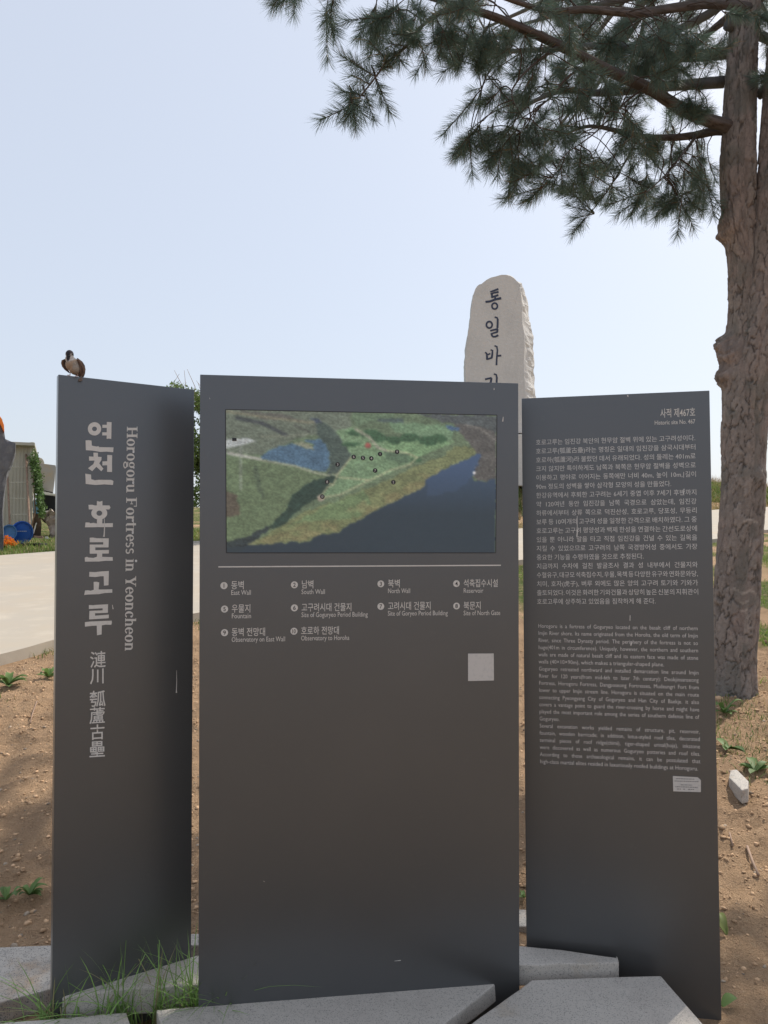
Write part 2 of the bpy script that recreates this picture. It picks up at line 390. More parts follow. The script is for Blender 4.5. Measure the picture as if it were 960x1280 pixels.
class Ink:                              # flat print gathered into one mesh
    def __init__(s, sheet, off=0.0006): s.s = sheet; s.V = []; s.F = []; s.n = 0; s.k = 0; s.off = off
    def tris(s, uv, t):
        s.V.append(s.s.w(uv, s.off + s.k * 0.00002)); s.F.append(np.asarray(t) + s.n); s.n += len(uv); s.k = (s.k + 1) % 7
    def text(s, string, p0, p1, size, width=None, offset=0.0, res=2, justify=False, valign=0.0, ys=1.0):
        """string on the line p0->p1 (pixels); size in metres; justify spreads the words to the whole line"""
        a = s.s.uv(*p0); b = s.s.uv(*p1); L = np.linalg.norm(b - a); e = (b - a) / L; f = np.array([-e[1], e[0]])
        co, t = glyphs(string, offset, 1.0, res)
        wx = co[:, 0].max() * size; sx = 1.0
        if justify and string.count(' '):
            co2, _ = glyphs(string, offset, 2.0, res); k = (co2[:, 0].max() * size - wx)
            need = 1.0 + (L - wx) / max(k, 1e-6)
            if need < 0.45: sx = L / (wx - 0.55 * k); need = 0.45
            co, t = glyphs(string, offset, float(np.clip(need, 0.45, 9.5)), res)
            sx = L / (co[:, 0].max() * size)
        elif width: sx = L / wx
        s.tris(a + co[:, :1] * size * sx * e + (co[:, 1:] - valign) * size * ys * f, t)
    def poly(s, uv):                    # simple polygon, triangulated
        from mathutils.geometry import tessellate_polygon
        uv = np.asarray(uv, float)
        t = tessellate_polygon([[Vector((x, y, 0)) for x, y in uv]])
        s.tris(uv, np.array(t))
    def ppoly(s, pts): s.poly([s.s.uv(*p) for p in pts])
    def ring(s, c, ro, ri, n=28):
        """ring in pixels: centre, outer (rx, ry), inner (rx, ry)"""
        P = [(c[0] + ro[0] * math.cos(k * 2 * math.pi / n), c[1] + ro[1] * math.sin(k * 2 * math.pi / n)) for k in range(n)]
        if ri is None: s.ppoly(P); return
        Q = [(c[0] + ri[0] * math.cos(k * 2 * math.pi / n), c[1] + ri[1] * math.sin(k * 2 * math.pi / n)) for k in range(n)]
        uv = np.array([s.s.uv(*p) for p in P + Q]); t = []
        for k in range(n):
            j = (k + 1) % n; t += [(k, j, n + j), (k, n + j, n + k)]
        s.tris(uv, t)
    def stroke(s, pts, wd):             # polyline of width wd in pixels
        pts = [np.array(p, float) for p in pts]; L = []; Rr = []
        for i, p in enumerate(pts):
            d = pts[min(i + 1, len(pts) - 1)] - pts[max(i - 1, 0)]; d /= np.linalg.norm(d); nn = np.array([-d[1], d[0]])
            k = wd[i] if hasattr(wd, '__len__') else wd
            L.append(p + nn * k / 2); Rr.append(p - nn * k / 2)
        s.ppoly(L + Rr[::-1])
    def build(s, name, m, parent, **kw):
        return obj(name, np.concatenate(s.V), np.concatenate(s.F), m, parent, **kw)

ZTOP = 1.97
class Panel(Sheet): pass
def make_panel(tl, tr, bl, br, ztop, label, thick=0.03):
    p0 = at_z(*tl, ztop); p1 = at_z(*tr, ztop); sh = Panel(p0, p1)
    a, b = sh.uv(*tl), sh.uv(*tr); c_, d_ = sh.uv(*bl), sh.uv(*br)
    def down(t, q, z=-0.12): k = (z - t[1]) / (q[1] - t[1]); return t + (q - t) * k
    q = [a, b, down(b, d_), down(a, c_)]
    mid = sh.pt((a[0] + b[0]) / 2, 0.1)
    th = thing('signboard', tuple(mid), label, 'signboard', 'charcoal information signboards')
    bm = prism([sh.pt(x[0], x[1]) for x in q], -sh.n * thick)
    bm_obj('board', bm, M['panel'], th, bevel=0.0018)
    return sh, th
shL, tL = make_panel((73, 468), (243, 487), (65, 1236), (239, 1190), ZTOP, 'narrow charcoal signboard on the left with large vertical title lettering')
shC, tC = make_panel((250, 468), (648, 479), (248, 1240), (649.5, 1240), ZTOP, 'widest charcoal signboard in the middle, printed with an aerial photo and a numbered legend')
shR, tR = make_panel((652, 498), (887, 488), (658, 1183), (902, 1275), 1.955, 'charcoal signboard on the right, covered with a long Korean and English text')

# --- left board
def cr(ox, oy, s): return lambda *pts: [(ox + x / s, oy + y / s) for x, y in pts]
A = cr(100, 510, 9.85); B = cr(100, 620, 12.8); C = cr(100, 710, 12.8)
def syll(fn): 
    k = Ink(shL); fn(k); k.build('title_letter', M['white_print'], tL)
def s1(k):
    c0 = A((178, 257))[0]; k.ring(c0, (82 / 9.85, 82 / 9.85), (30 / 9.85, 28 / 9.85))
    k.ppoly(A((330, 172), (388, 175), (384, 383), (355, 376), (328, 380))); k.ppoly(A((275, 207), (335, 207), (335, 245), (275, 245)))
    k.ppoly(A((273, 300), (332, 300), (332, 338), (273, 338)))
    k.ppoly(A((68, 400), (105, 396), (140, 402), (145, 463), (200, 475), (225, 470), (235, 482), (412, 485), (408, 545), (330, 537), (250, 541), (150, 524), (72, 520)))
def s2(k):
    k.ppoly(A((165, 550), (220, 552), (220, 610), (167, 610))); k.ppoly(A((110, 597), (265, 603), (262, 645), (112, 648)))
    k.ppoly(A((180, 640), (262, 640), (232, 690), (150, 778), (98, 742), (165, 690))); k.ppoly(A((200, 676), (235, 680), (288, 748), (262, 779), (190, 715)))
    k.ppoly(A((335, 578), (395, 581), (393, 788), (333, 786))); k.ppoly(A((275, 658), (340, 655), (340, 705), (275, 708)))
    k.ppoly(A((65, 808), (135, 820), (138, 878), (158, 882), (180, 890), (230, 884), (385, 885), (411, 900), (405, 948), (300, 940), (190, 948), (70, 935)))
def s3(k):
    k.ppoly(B((270, 80), (315, 92), (358, 78), (358, 160), (268, 160))); k.ppoly(B((135, 142), (190, 140), (240, 152), (358, 150), (470, 152), (487, 185), (470, 215), (140, 215)))
    k.ring(B((308, 275))[0], (128 / 12.8, 102 / 12.8), (46 / 12.8, 42 / 12.8)); k.ppoly(B((272, 360), (358, 360), (355, 440), (270, 440)))
    k.ppoly(B((88, 422), (150, 425), (165, 437), (215, 428), (270, 440), (525, 434), (525, 497), (78, 500)))
def s4(k):
    k.ppoly(B((155, 668), (210, 665), (270, 676), (460, 678), (455, 738), (155, 740))); k.ppoly(B((372, 700), (460, 690), (455, 820), (370, 820)))
    k.ppoly(B((157, 778), (455, 776), (452, 822), (155, 822))); k.ppoly(B((155, 780), (245, 790), (245, 920), (155, 920)))
    k.ppoly(B((157, 870), (462, 862), (460, 920), (157, 923))); k.ppoly(B((272, 915), (355, 918), (355, 985), (270, 985)))
    k.ppoly(B((75, 985), (110, 972), (135, 985), (215, 990), (270, 972), (522, 978), (525, 1035), (400, 1037), (300, 1048), (78, 1050)))
def s5(k):
    k.ppoly(C((150, 62), (240, 66), (345, 54), (460, 48), (460, 130), (330, 132), (240, 145), (146, 138))); k.ppoly(C((378, 100), (460, 100), (455, 275), (382, 282)))
    k.ppoly(C((218, 222), (262, 220), (307, 230), (296, 352), (220, 355))); k.ppoly(C((80, 360), (120, 355), (170, 364), (230, 343), (340, 344), (515, 340), (515, 395), (400, 400), (300, 418), (120, 424), (66, 432)))
def s6(k):
    k.ppoly(C((142, 592), (215, 595), (250, 590), (448, 580), (446, 640), (142, 655))); k.ppoly(C((360, 600), (446, 600), (446, 715), (362, 718)))
    k.ppoly(C((152, 686), (446, 674), (446, 716), (152, 728))); k.ppoly(C((150, 692), (240, 700), (240, 812), (145, 815)))
    k.ppoly(C((150, 770), (460, 745), (460, 803), (147, 822))); k.ppoly(C((78, 866), (160, 856), (300, 850), (505, 842), (510, 870), (500, 908), (410, 905), (350, 917), (200, 925), (78, 938)))
    k.ppoly(C((268, 905), (348, 905), (345, 1062), (270, 1076)))
for f in (s1, s2, s3, s4, s5, s6): syll(f)
# hanja, one below the other
for ch, y0, y1, x0, x1 in (('漣', 814, 834.5, 112.6, 132), ('川', 836, 855, 112.5, 129.5), ('瓠', 863, 883.5, 111.8, 131.8), ('蘆', 884, 904.5, 111.8, 131), ('古', 905.5, 924.5, 113, 130.5), ('壘', 926.5, 946, 111.8, 131)):
    k = Ink(shL); co, t = glyphs(ch, 0.008); lo = co.min(0); hi = co.max(0); u = (co - lo) / (hi - lo)
    k.tris(np.array([shL.uv(x0 + (x1 - x0) * a, y1 + (y0 - y1) * b - (a - 0.5) * 1.2) for a, b in u]), t); k.build('hanja_letter', M['white_print'], tL)
# English serif title, drawn letter by letter (x along the line, y up; capital height 1)
def ell(cx, cy, rx, ry, ix, iy, a0=0, a1=360, n=26, icx=None):
    P = []; Q = []; icx = cx if icx is None else icx
    for k in range(n + 1):
        an = R(a0 + (a1 - a0) * k / n); P.append((cx + rx * math.cos(an), cy + ry * math.sin(an))); Q.append((icx + ix * math.cos(an), cy + iy * math.sin(an)))
    return [(P[k], P[k + 1], Q[k + 1], Q[k]) for k in range(n)]
def rc(x0, y0, x1, y1): return [((x0, y0), (x1, y0), (x1, y1), (x0, y1))]
X = 0.74
def n_(x0, h=X): return rc(x0, 0, x0 + .30, .06) + rc(x0 + .06, .06, x0 + .24, h - .05) + rc(x0, h - .05, x0 + .24, h) + ell(x0 + .36, X - .27, .25, .27, .08, .17, 0, 140, 12) + rc(x0 + .44, .06, x0 + .61, X - .26) + rc(x0 + .38, 0, x0 + .68, .06)
G = {
 'H': (1.0, rc(.02, 0, .42, .07) + rc(.58, 0, .98, .07) + rc(.02, .93, .42, 1) + rc(.58, .93, .98, 1) + rc(.12, .07, .32, .93) + rc(.68, .07, .88, .93) + rc(.32, .46, .68, .55)),
 'F': (.83, rc(.02, 0, .46, .07) + rc(.12, .07, .32, .93) + rc(.02, .93, .78, 1) + rc(.71, .72, .78, .93) + rc(.32, .47, .58, .55) + rc(.52, .38, .58, .64)),
 'Y': (.86, rc(.25, 0, .63, .07) + rc(.34, .07, .54, .42) + [((.34, .40), (.54, .42), (.30, .94), (.08, .94))] + [((.44, .47), (.54, .42), (.76, .94), (.66, .94))] + rc(-.01, .93, .38, 1) + rc(.55, .93, .86, 1)),
 'o': (.68, ell(.33, X / 2, .31, .385, .12, .31)),
 'e': (.62, ell(.32, X / 2, .30, .385, .12, .31, 0, 325) + rc(.18, .36, .62, .43)),
 'c': (.60, ell(.32, X / 2, .30, .385, .12, .31, 45, 320) + ell(.46, .58, .09, .09, 0, 0)),
 'r': (.54, rc(.0, 0, .36, .06) + rc(.07, .06, .25, X - .05) + rc(0, X - .05, .25, X) + ell(.37, X - .22, .16, .22, .05, .13, 60, 175, 8) + ell(.44, X - .10, .10, .10, 0, 0)),
 'u': (.74, rc(.0, X - .06, .24, X) + rc(.07, .24, .24, X) + ell(.31, .24, .24, .26, .07, .16, 180, 340, 12) + rc(.46, .06, .63, X) + rc(.38, X - .06, .46, X) + rc(.46, 0, .72, .06)),
 'n': (.72, n_(.0)), 'h': (.72, n_(.0, 1.04)),
 'i': (.36, rc(0, 0, .34, .06) + rc(.08, .06, .26, X - .05) + rc(0, X - .05, .26, X) + ell(.17, .98, .11, .11, 0, 0)),
 't': (.46, rc(.10, .14, .28, 1.0 - .06) + rc(0, X - .07, .43, X) + ell(.28, .17, .18, .19, .0, .09, 180, 300, 8)),
 's': (.54, ell(.26, .54, .23, .22, .10, .11, 30, 265, 14) + ell(.26, .20, .23, .22, .10, .11, 210, 445, 14)),
 'g': (.66, ell(.30, .49, .26, .26, .10, .19) + ell(.52, .68, .09, .07, 0, 0) + ell(.30, -.13, .29, .19, .18, .09) + rc(.06, .06, .46, .15)),
}
title = 'Horogoru Fortress in Yeoncheon'
adv = sum(G[c_][0] if c_ != ' ' else .36 for c_ in title)
x_ = 0.0
for word in title.split(' '):
    k = Ink(shL, 0.0008)
    for c_ in word:
        wd, prims = G[c_]
        for q in prims:
            P = []
            for (gx_, gy_) in q:
                s_ = (x_ + gx_) / adv
                P.append((158.6 - 2.6 * s_ + gy_ * 13.2, 533 + s_ * 281))
            uv = [shL.uv(*p) for p in P]
            k.tris(uv, [(0, 1, 2), (0, 2, 3)])
        x_ += wd
    x_ += .36
    k.build('english_word', M['white_print'], tL)
# pale drips
for P, ww in (([(130.2, 648), (130.6, 658), (130.2, 668), (129.6, 671)], [0.8, 1.1, 1.6, 2.2]), ([(220.6, 838), (220.8, 850), (220.4, 862), (220.4, 866)], [.4, .7, .9, 2.0]), ([(140.3, 756), (141.3, 761.5)], [0.7, 1.3])):
    k = Ink(shL, 0.0009); k.stroke(P, ww); k.build('dried_drip', M['sticker'], tL)

# --- middle board
def uvq(sh, pts): return np.array([sh.uv(*p) for p in pts])
# aerial photograph print: a fine flat sheet with printed colours
W_, H_ = 330, 176
gx_, gy_ = np.meshgrid(np.linspace(60, 1765, W_), np.linspace(58, 962, H_))   # print coordinates
wob = (fbm(gx_ / 30, gy_ / 30, 3, 77) - 0.5) * 26; wob2 = (fbm(gx_ / 30, gy_ / 30, 3, 99) - 0.5) * 26
QX, QY = gx_ + wob, gy_ + wob2
def inside(P, X_=None, Y_=None):
    X_ = QX if X_ is None else X_; Y_ = QY if Y_ is None else Y_
    r = np.zeros(X_.shape, bool); n = len(P)
    for i in range(n):
        x1, y1 = P[i]; x2, y2 = P[(i + 1) % n]
        if y1 == y2: continue
        c_ = ((y1 > Y_) != (y2 > Y_)) & (X_ < (x2 - x1) * (Y_ - y1) / (y2 - y1) + x1); r ^= c_
    return r
img = np.zeros((H_, W_, 3)); img[:] = (92, 112, 84)
f_ = fbm(gx_ / 45, gy_ / 30, 5, 41)[..., None]; fine = fbm(gx_ / 11, gy_ / 8, 3, 51)[..., None]
def fill(P, colr, a=1.0, straight=False):
    m_ = inside(P, gx_, gy_) if straight else inside(P); img[m_] = img[m_] * (1 - a) + np.array(colr) * a
def line(P, colr, wd, a=1.0):
    for (x1, y1), (x2, y2) in zip(P[:-1], P[1:]):
        dx, dy = x2 - x1, y2 - y1; t = np.clip(((gx_ - x1) * dx + (gy_ - y1) * dy) / (dx * dx + dy * dy), 0, 1)
        d = np.hypot(gx_ - x1 - t * dx, gy_ - y1 - t * dy); m_ = np.clip((wd - d) / 4 + 0.5, 0, 1)[..., None] * a
        img[:] = img * (1 - m_) + np.array(colr) * m_
fill([(0, 0), (830, 0), (820, 300), (650, 210), (500, 230), (270, 340), (0, 330)], (96, 108, 92))
fill([(120, 60), (420, 80), (560, 130), (420, 110), (300, 120)], (84, 86, 78)); line([(130, 110), (280, 140), (430, 215)], (60, 66, 70), 12, .8); line([(60, 70), (250, 95), (560, 130), (640, 120)], (122, 122, 98), 8, .8)
line([(270, 225), (440, 220), (560, 205)], (120, 126, 106), 5, .7); line([(480, 150), (570, 190)], (70, 72, 66), 7, .6)
fill([(60, 250), (190, 235), (245, 255), (150, 285), (60, 305)], (156, 166, 164), 1, True)
fill([(0, 350), (270, 375), (700, 475), (560, 640), (430, 700), (330, 830), (60, 930), (0, 900)], (92, 112, 80))
fill([(0, 560), (130, 600), (140, 720), (0, 760)], (88, 82, 68)); fill([(220, 420), (250, 420), (300, 620), (270, 610)], (68, 84, 66), .7)
fill([(275, 350), (380, 285), (470, 268), (560, 300), (600, 280), (530, 240), (640, 232), (690, 300), (705, 380), (665, 452), (480, 408), (280, 372)], (68, 100, 124))
fill([(520, 252), (570, 275), (600, 300), (540, 290), (470, 268)], (122, 128, 104))
fill([(610, 110), (660, 130), (720, 180), (820, 290), (832, 345), (745, 455), (690, 462), (700, 380), (690, 300), (620, 205)], (68, 84, 76))
fill([(575, 100), (620, 100), (650, 130), (600, 135)], (64, 76, 90))
line([(75, 335), (270, 370)], (156, 160, 150), 9); line([(270, 375), (480, 410), (600, 450), (700, 470), (745, 462)], (140, 148, 122), 6)
line([(150, 300), (150, 560)], (140, 150, 140), 9, .45)
fill([(830, 340), (745, 470), (640, 600), (720, 605), (960, 500), (1240, 370), (1240, 330), (909, 200), (830, 160), (730, 180), (790, 260)], (106, 138, 100))
fill([(1040, 240), (1500, 236), (1240, 350), (1180, 310), (1030, 295)], (108, 144, 100)); fill([(1060, 120), (1500, 130), (1460, 230), (1100, 180)], (100, 132, 98))
fill([(1035, 300), (1190, 320), (1200, 380), (1060, 370)], (80, 106, 80)); fill([(860, 160), (900, 130), (1030, 100), (1100, 90), (1100, 60), (830, 60)], (92, 116, 88))
for (x0, y0, rx, ry) in ((960, 200, 60, 30), (1010, 225, 50, 25), (1100, 235, 60, 22), (1200, 215, 60, 30), (1320, 235, 70, 30), (1380, 220, 60, 30), (1240, 360, 40, 16), (850, 190, 50, 18), (830, 265, 60, 16), (940, 190, 40, 22)):
    m_ = ((QX - x0) / rx) ** 2 + ((QY - y0) / ry) ** 2 < 1; img[m_] = (58, 92, 62)
fill([(990, 95), (1160, 85), (1160, 125), (1010, 115)], (72, 90, 86)); fill([(700, 470), (745, 485), (640, 600), (480, 710), (380, 815), (320, 800), (430, 680), (460, 600), (560, 520)], (44, 66, 56))
fill([(170, 915), (330, 830), (540, 700), (720, 640), (870, 570), (1050, 500), (1240, 400), (1420, 330), (1500, 262), (1620, 270), (1650, 335), (1450, 400), (1309, 480), (1289, 540), (960, 700), (750, 825), (620, 855), (550, 892), (500, 888), (200, 918)], (108, 118, 78))
fill([(540, 760), (880, 740), (960, 640), (909, 560), (700, 650), (420, 800)], (98, 126, 84), .8)
m_ = inside([(170, 915), (330, 850), (500, 800), (700, 760), (860, 640), (1000, 580), (1300, 440), (1640, 320), (1640, 350), (1309, 480), (1289, 540), (960, 700), (750, 825), (500, 890), (200, 918)])
orange_m = np.clip((fbm(gx_ / 60, gy_ / 40, 3, 61) - 0.42) * 4, 0, 1)[..., None] * m_[..., None] * 0.5
img = img * (1 - orange_m) + np.array((134, 122, 84)) * orange_m
fill([(1490, 120), (1765, 95), (1765, 500), (1640, 490), (1600, 440), (1640, 310), (1560, 210)], (84, 84, 80)); line([(1540, 120), (1660, 150), (1765, 230)], (120, 120, 112), 5, .8)
fill([(1430, 130), (1530, 145), (1520, 170), (1440, 160)], (64, 92, 124)); fill([(1240, 60), (1765, 60), (1765, 180), (1640, 130), (1400, 110)], (76, 84, 84))
wat = [(0, 940), (200, 918), (500, 892), (550, 895), (620, 858), (750, 826), (960, 704), (1289, 540), (1309, 480), (1450, 402), (1559, 360), (1640, 312), (1665, 325), (1605, 440), (1620, 490), (1700, 502), (1765, 470), (1765, 1000), (0, 1000)]
fill(wat, (44, 58, 70)); fill([(1309, 480), (1450, 402), (1559, 360), (1640, 312), (1665, 325), (1610, 470), (1500, 560), (1320, 600)], (58, 80, 112), .75)
fill([(0, 910), (180, 870), (310, 790), (330, 805), (200, 905), (120, 1000), (0, 1000)], (46, 58, 60))
pc = (158, 162, 124)
for P in ([(745, 462), (830, 350)], [(640, 605), (680, 545), (720, 525), (745, 462)], [(755, 480), (955, 497)], [(650, 610), (760, 590), (950, 495), (1080, 430), (1200, 392), (1250, 345), (1180, 315), (1050, 302)], [(690, 520), (715, 525)]): line(P, pc, 5, .9)
line([(1050, 302), (1000, 285), (940, 215), (860, 170)], (150, 150, 130), 9, .8)
line([(860, 400), (955, 380), (1000, 400)], (90, 112, 90), 3, .6); line([(830, 470), (900, 400)], (90, 112, 90), 3, .6)
m_ = np.hypot(gx_ - 935, (gy_ - 272) * 1.1) < 20; img[m_] = (160, 84, 74)
m_ = np.hypot(gx_ - 640, gy_ - 612) < 22; img[m_] = (150, 140, 122)
m_ = (np.abs(gx_ - 1619) < 9) & (np.abs(gy_ - 442) < 8); img[m_] = (210, 210, 205)
land = ~inside(wat)[..., None]
wt = np.clip((gy_ - 380) / 330, 0, 1)[..., None]; wcol = np.array((62, 88, 124)) * (1 - wt) + np.array((42, 58, 68)) * wt; img = np.where(inside(wat)[..., None] & (gy_[..., None] > 250), img * .35 + wcol * .65, img)  # water bluer towards the top: print tone, partly a reflection put into the colour
for _ in range(3): img[1:-1, 1:-1] = (img[1:-1, 1:-1] * 2 + img[:-2, 1:-1] + img[2:, 1:-1] + img[1:-1, :-2] + img[1:-1, 2:]) / 6
img = img * (1 + ((f_ - 0.5) * 0.30 + (fine - 0.5) * 0.42) * np.where(land, 1.0, 0.12))
img = img * .82 + img.mean(-1, keepdims=True) * .18 + 6
img = np.clip(img * 1.30, 0, 255) / 255
lin_img = np.where(img <= 0.04045, img / 12.92, ((img + 0.055) / 1.055) ** 2.4)
k = Ink(shC)
def prt(x, y): return (270 + x / 5.05 if x < 1e9 else 0, 500 + y / 5.05)
qu = [shC.uv(282, 512), shC.uv(621, 519), shC.uv(619.5, 691), shC.uv(283, 691)]
uu, vv = np.meshgrid(np.linspace(0, 1, W_), np.linspace(0, 1, H_))
uv = ((1 - uu) * (1 - vv))[..., None] * qu[0] + (uu * (1 - vv))[..., None] * qu[1] + (uu * vv)[..., None] * qu[2] + ((1 - uu) * vv)[..., None] * qu[3]
idx = np.arange(W_ * H_).reshape(H_, W_)
Fq = np.stack([idx[:-1, :-1].ravel(), idx[1:, :-1].ravel(), idx[1:, 1:].ravel(), idx[:-1, 1:].ravel()], 1)
photo = obj('aerial_photo_print', shC.w(uv.reshape(-1, 2), 0.0010), Fq, M['photo_print'], tC, cols=lin_img.reshape(-1, 3))
def on_photo(x, y):                      # print coordinate -> uv
    a, b = (x - 60) / 1705, (y - 58) / 904
    return (1 - a) * (1 - b) * qu[0] + a * (1 - b) * qu[1] + a * b * qu[2] + (1 - a) * b * qu[3]
# thin recess edge round the print
k = Ink(shC, 0.0014)
for a, b in ((0, 1), (1, 2), (2, 3), (3, 0)):
    p, q = qu[a], qu[b]; d = (q - p) / np.linalg.norm(q - p); nn = np.array([-d[1], d[0]]) * 0.0011
    k.tris([p - nn, q - nn, q + nn, p + nn], [(0, 1, 2), (0, 2, 3)])
k.build('print_edge', M['dark_print'], tC)
def disc(k, c, r, n=20):
    P = [c] + [c + r * np.array([math.cos(i * 2 * math.pi / n), math.sin(i * 2 * math.pi / n)]) for i in range(n)]
    k.tris(P, [(0, 1 + i, 1 + (i + 1) % n) for i in range(n)])
def num(k, string, c, size, offset=0.01):
    co, t = glyphs(string, offset, res=3); m_ = (co.min(0) + co.max(0)) / 2; sx = 0.72 if len(string) > 1 else 1
    k.tris(c + (co - m_) * size * np.array([sx, 1]), t)
for s_, x, y in (('1', 1012, 326), ('2', 1097, 507), ('3', 745, 397), ('4', 957, 355), ('5', 904, 353), ('6', 846, 347), ('7', 981, 433), ('8', 680, 510), ('9', 1120, 310), ('10', 650, 604)):
    k = Ink(shC, 0.0018); c0 = on_photo(x, y); disc(k, c0, 0.0066); d = k.build('map_marker', M['dark_print'], photo)
    k = Ink(shC, 0.0023); num(k, s_, c0, 0.0105, 0.004); o = k.build('marker_number', M['white_print'], tC)
k = Ink(shC, 0.0018); c0 = on_photo(112, 247); k.tris([c0 + np.array(v) * 0.005 for v in ((-1.2, -.9), (1.2, -.9), (1.2, .9), (-1.2, .9))], [(0, 1, 2), (0, 2, 3)]); k.build('map_marker', M['dark_print'], photo)
k = Ink(shC); k.stroke([(273, 708.6), (626, 706.6)], 1.5); k.build('divider_line', M['white_print'], tC)
for s_, ko, en, x, y, wk, we in (('1', '동벽', 'East Wall', 280, 732, 16, 25), ('2', '남벽', 'South Wall', 368, 731, 15, 29.5), ('3', '북벽', 'North Wall', 476, 729.8, 15, 28), ('4', '석축집수시설', 'Reservoir', 570.5, 729.5, 43, 25),
        ('5', '우물지', 'Fountain', 280.7, 761.3, 23.5, 24.5), ('6', '고구려시대 건물지', 'Site of Goguryeo Period Building', 368, 759.8, 62.5, 83), ('7', '고려시대 건물지', 'Site of Goryeo Period Building', 476, 758, 53.5, 75), ('8', '북문지', 'Site of North Gate', 570.6, 757.5, 21.5, 46),
        ('9', '동벽 전망대', 'Observatory on East Wall', 280.7, 790.8, 42, 67), ('10', '호로하 전망대', 'Observatory to Horoha', 367.5, 789, 47.5, 60.5)):
    k = Ink(shC); disc(k, shC.uv(x, y), 0.0098, 26); e = k.build('legend_disc', M['white_print'], tC)
    k = Ink(shC, 0.0011); num(k, s_, shC.uv(x, y), 0.0165); k.build('legend_number', M['dark_print'], e)
    sl = -0.006 - (y - 730) * 0.00012
    k = Ink(shC); k.text(ko, (x + 8.6, y + 3.6), (x + 8.6 + wk, y + 3.6 + wk * sl), 0.0255, width=True, offset=0.004)
    k.text(en, (x + 8.6, y + 11.6), (x + 8.6 + we, y + 11.6 + we * sl), 0.0195, width=True); k.build('legend_text', M['white_print'], tC)
q = [shC.uv(x, y) for x, y in ((585, 817), (617, 816.8), (617.3, 850.5), (585, 851.2))]
bm = prism([shC.pt(a[0], a[1], 0.0003) for a in q], shC.n * 0.0008); bm_obj('square_sticker', bm, M['sticker'], tC)
for a, b, w1 in (((629, 521), (628.2, 527), 1.6), ((493, 1201), (501, 1200.2), 1.0), ((329, 1101), (331, 1102), .8), ((617.5, 485), (617.5, 487.5), 1.2), ((262, 497), (262.4, 499), .7)): k = Ink(shC, 0.0009); k.stroke([a, b], [w1 * .5, w1]); k.build('chipped_spot', M['sticker'], tC)

# --- right board
KO = '''호로고루는 임진강 북안의 현무암 절벽 위에 있는 고구려성이다.
호로고루(瓠蘆古壘)라는 명칭은 일대의 임진강을 삼국시대부터
호로하(瓠蘆河)라 불렀던 데서 유래되었다. 성의 둘레는 401m로
크지 않지만 특이하게도 남쪽과 북쪽은 현무암 절벽을 성벽으로
이용하고 평야로 이어지는 동쪽에만 너비 40m, 높이 10m, 길이
90m 정도의 성벽을 쌓아 삼각형 모양의 성을 만들었다.|.845
한강유역에서 후퇴한 고구려는 6세기 중엽 이후 7세기 후반까지
약 120여년 동안 임진강을 남쪽 국경으로 삼았는데, 임진강
하류에서부터 상류 쪽으로 덕진산성, 호로고루, 당포성, 무등리
보루 등 10여개의 고구려 성을 일정한 간격으로 배치하였다. 그 중
호로고루는 고구려 평양성과 백제 한성을 연결하는 간선도로상에
있을 뿐 아니라 말을 타고 직접 임진강을 건널 수 있는 길목을
지킬 수 있었으므로 고구려의 남쪽 국경방어성 중에서도 가장
중요한 기능을 수행하였을 것으로 추정된다.|.665
지금까지 수차에 걸친 발굴조사 결과 성 내부에서 건물지와
수혈유구, 대규모 석축집수지, 우물, 목책 등 다양한 유구와 연화문와당,
치미, 호자(虎子), 벼루 외에도 많은 양의 고구려 토기와 기와가
출토되었다. 이것은 화려한 기와건물과 상당히 높은 신분의 지휘관이
호로고루에 상주하고 있었음을 짐작하게 해 준다.|.735'''.split('\n')
EN = '''Horogoru is a fortress of Goguryeo located on the basalt cliff of northern
Imjin River shore. Its name originated from the Horoha, the old term of Imjin
River, since Three Dynasty period. The periphery of the fortress is not so
huge(401m in circumference). Uniquely, however, the northern and southern
walls are made of natural basalt cliff and its eastern face was made of stone
walls (40×10×90m), which makes a triangular-shaped plane.|.785
Goguryeo retreated northward and installed demarcation line around Imjin
River for 120 years(from mid-6th to later 7th century): Deokjinsanseong
Fortress, Horogoru Fortress, Dangposeong Fortresses, Mudeungri Fort from
lower to upper Imjin stream line. Horogoru is situated on the main route
connecting Pyeongyang City of Goguryeo and Han City of Baekje. it also
covers a vantage point to guard the river-crossing by horse and might have
played the most important role among the series of southern defense line of
Goguryeo.|.125
Several excavation works yielded remains of structure, pit, reservoir,
fountain, wooden barricade; in addition, lotus-styled roof tiles, decorated
terminal pieces of roof ridge(chimi), tiger-shaped urinal(hoja), inkstone
were discovered as well as numerous Goguryeo potteries and roof tiles.
According to those archaeological remains, it can be postulated that
high-class martial elites resided in luxuriously roofed buildings at Horogoru.|.985'''.split('\n')
def block(lines, tl, tr, bl, br, size, name, dy, ys=1.0, off=0.001):
    n = len(lines)
    for i, ln in enumerate(lines):
        t = i / (n - 1); a = (tl[0] + (bl[0] - tl[0]) * t, tl[1] + (bl[1] - tl[1]) * t + dy); b = (tr[0] + (br[0] - tr[0]) * t, tr[1] + (br[1] - tr[1]) * t + dy)
        fr = 1.0
        if '|' in ln: ln, fr = ln.split('|'); fr = float(fr)
        e = (a[0] + (b[0] - a[0]) * fr, a[1] + (b[1] - a[1]) * fr)
        k = Ink(shR); k.text(ln, a, e, size, justify=fr == 1, width=fr != 1, offset=off, res=2, ys=ys); k.build(name, M['thin_print'], tR)
block(KO, (669.5, 552.7), (869, 547), (671, 751.7), (873, 750.7), 0.0182, 'korean_line', 3.2, 1.07, -0.001)
block(EN, (672.7, 782.3), (872, 785.5), (675, 951.6), (875.5, 961), 0.0142, 'english_line', 2.3, 1.22, -0.003)
k = Ink(shR); k.text('사적 제467호', (825.2, 521.2), (869, 519.6), 0.030, width=True, offset=0.006); k.build('heading', M['white_print'], tR)
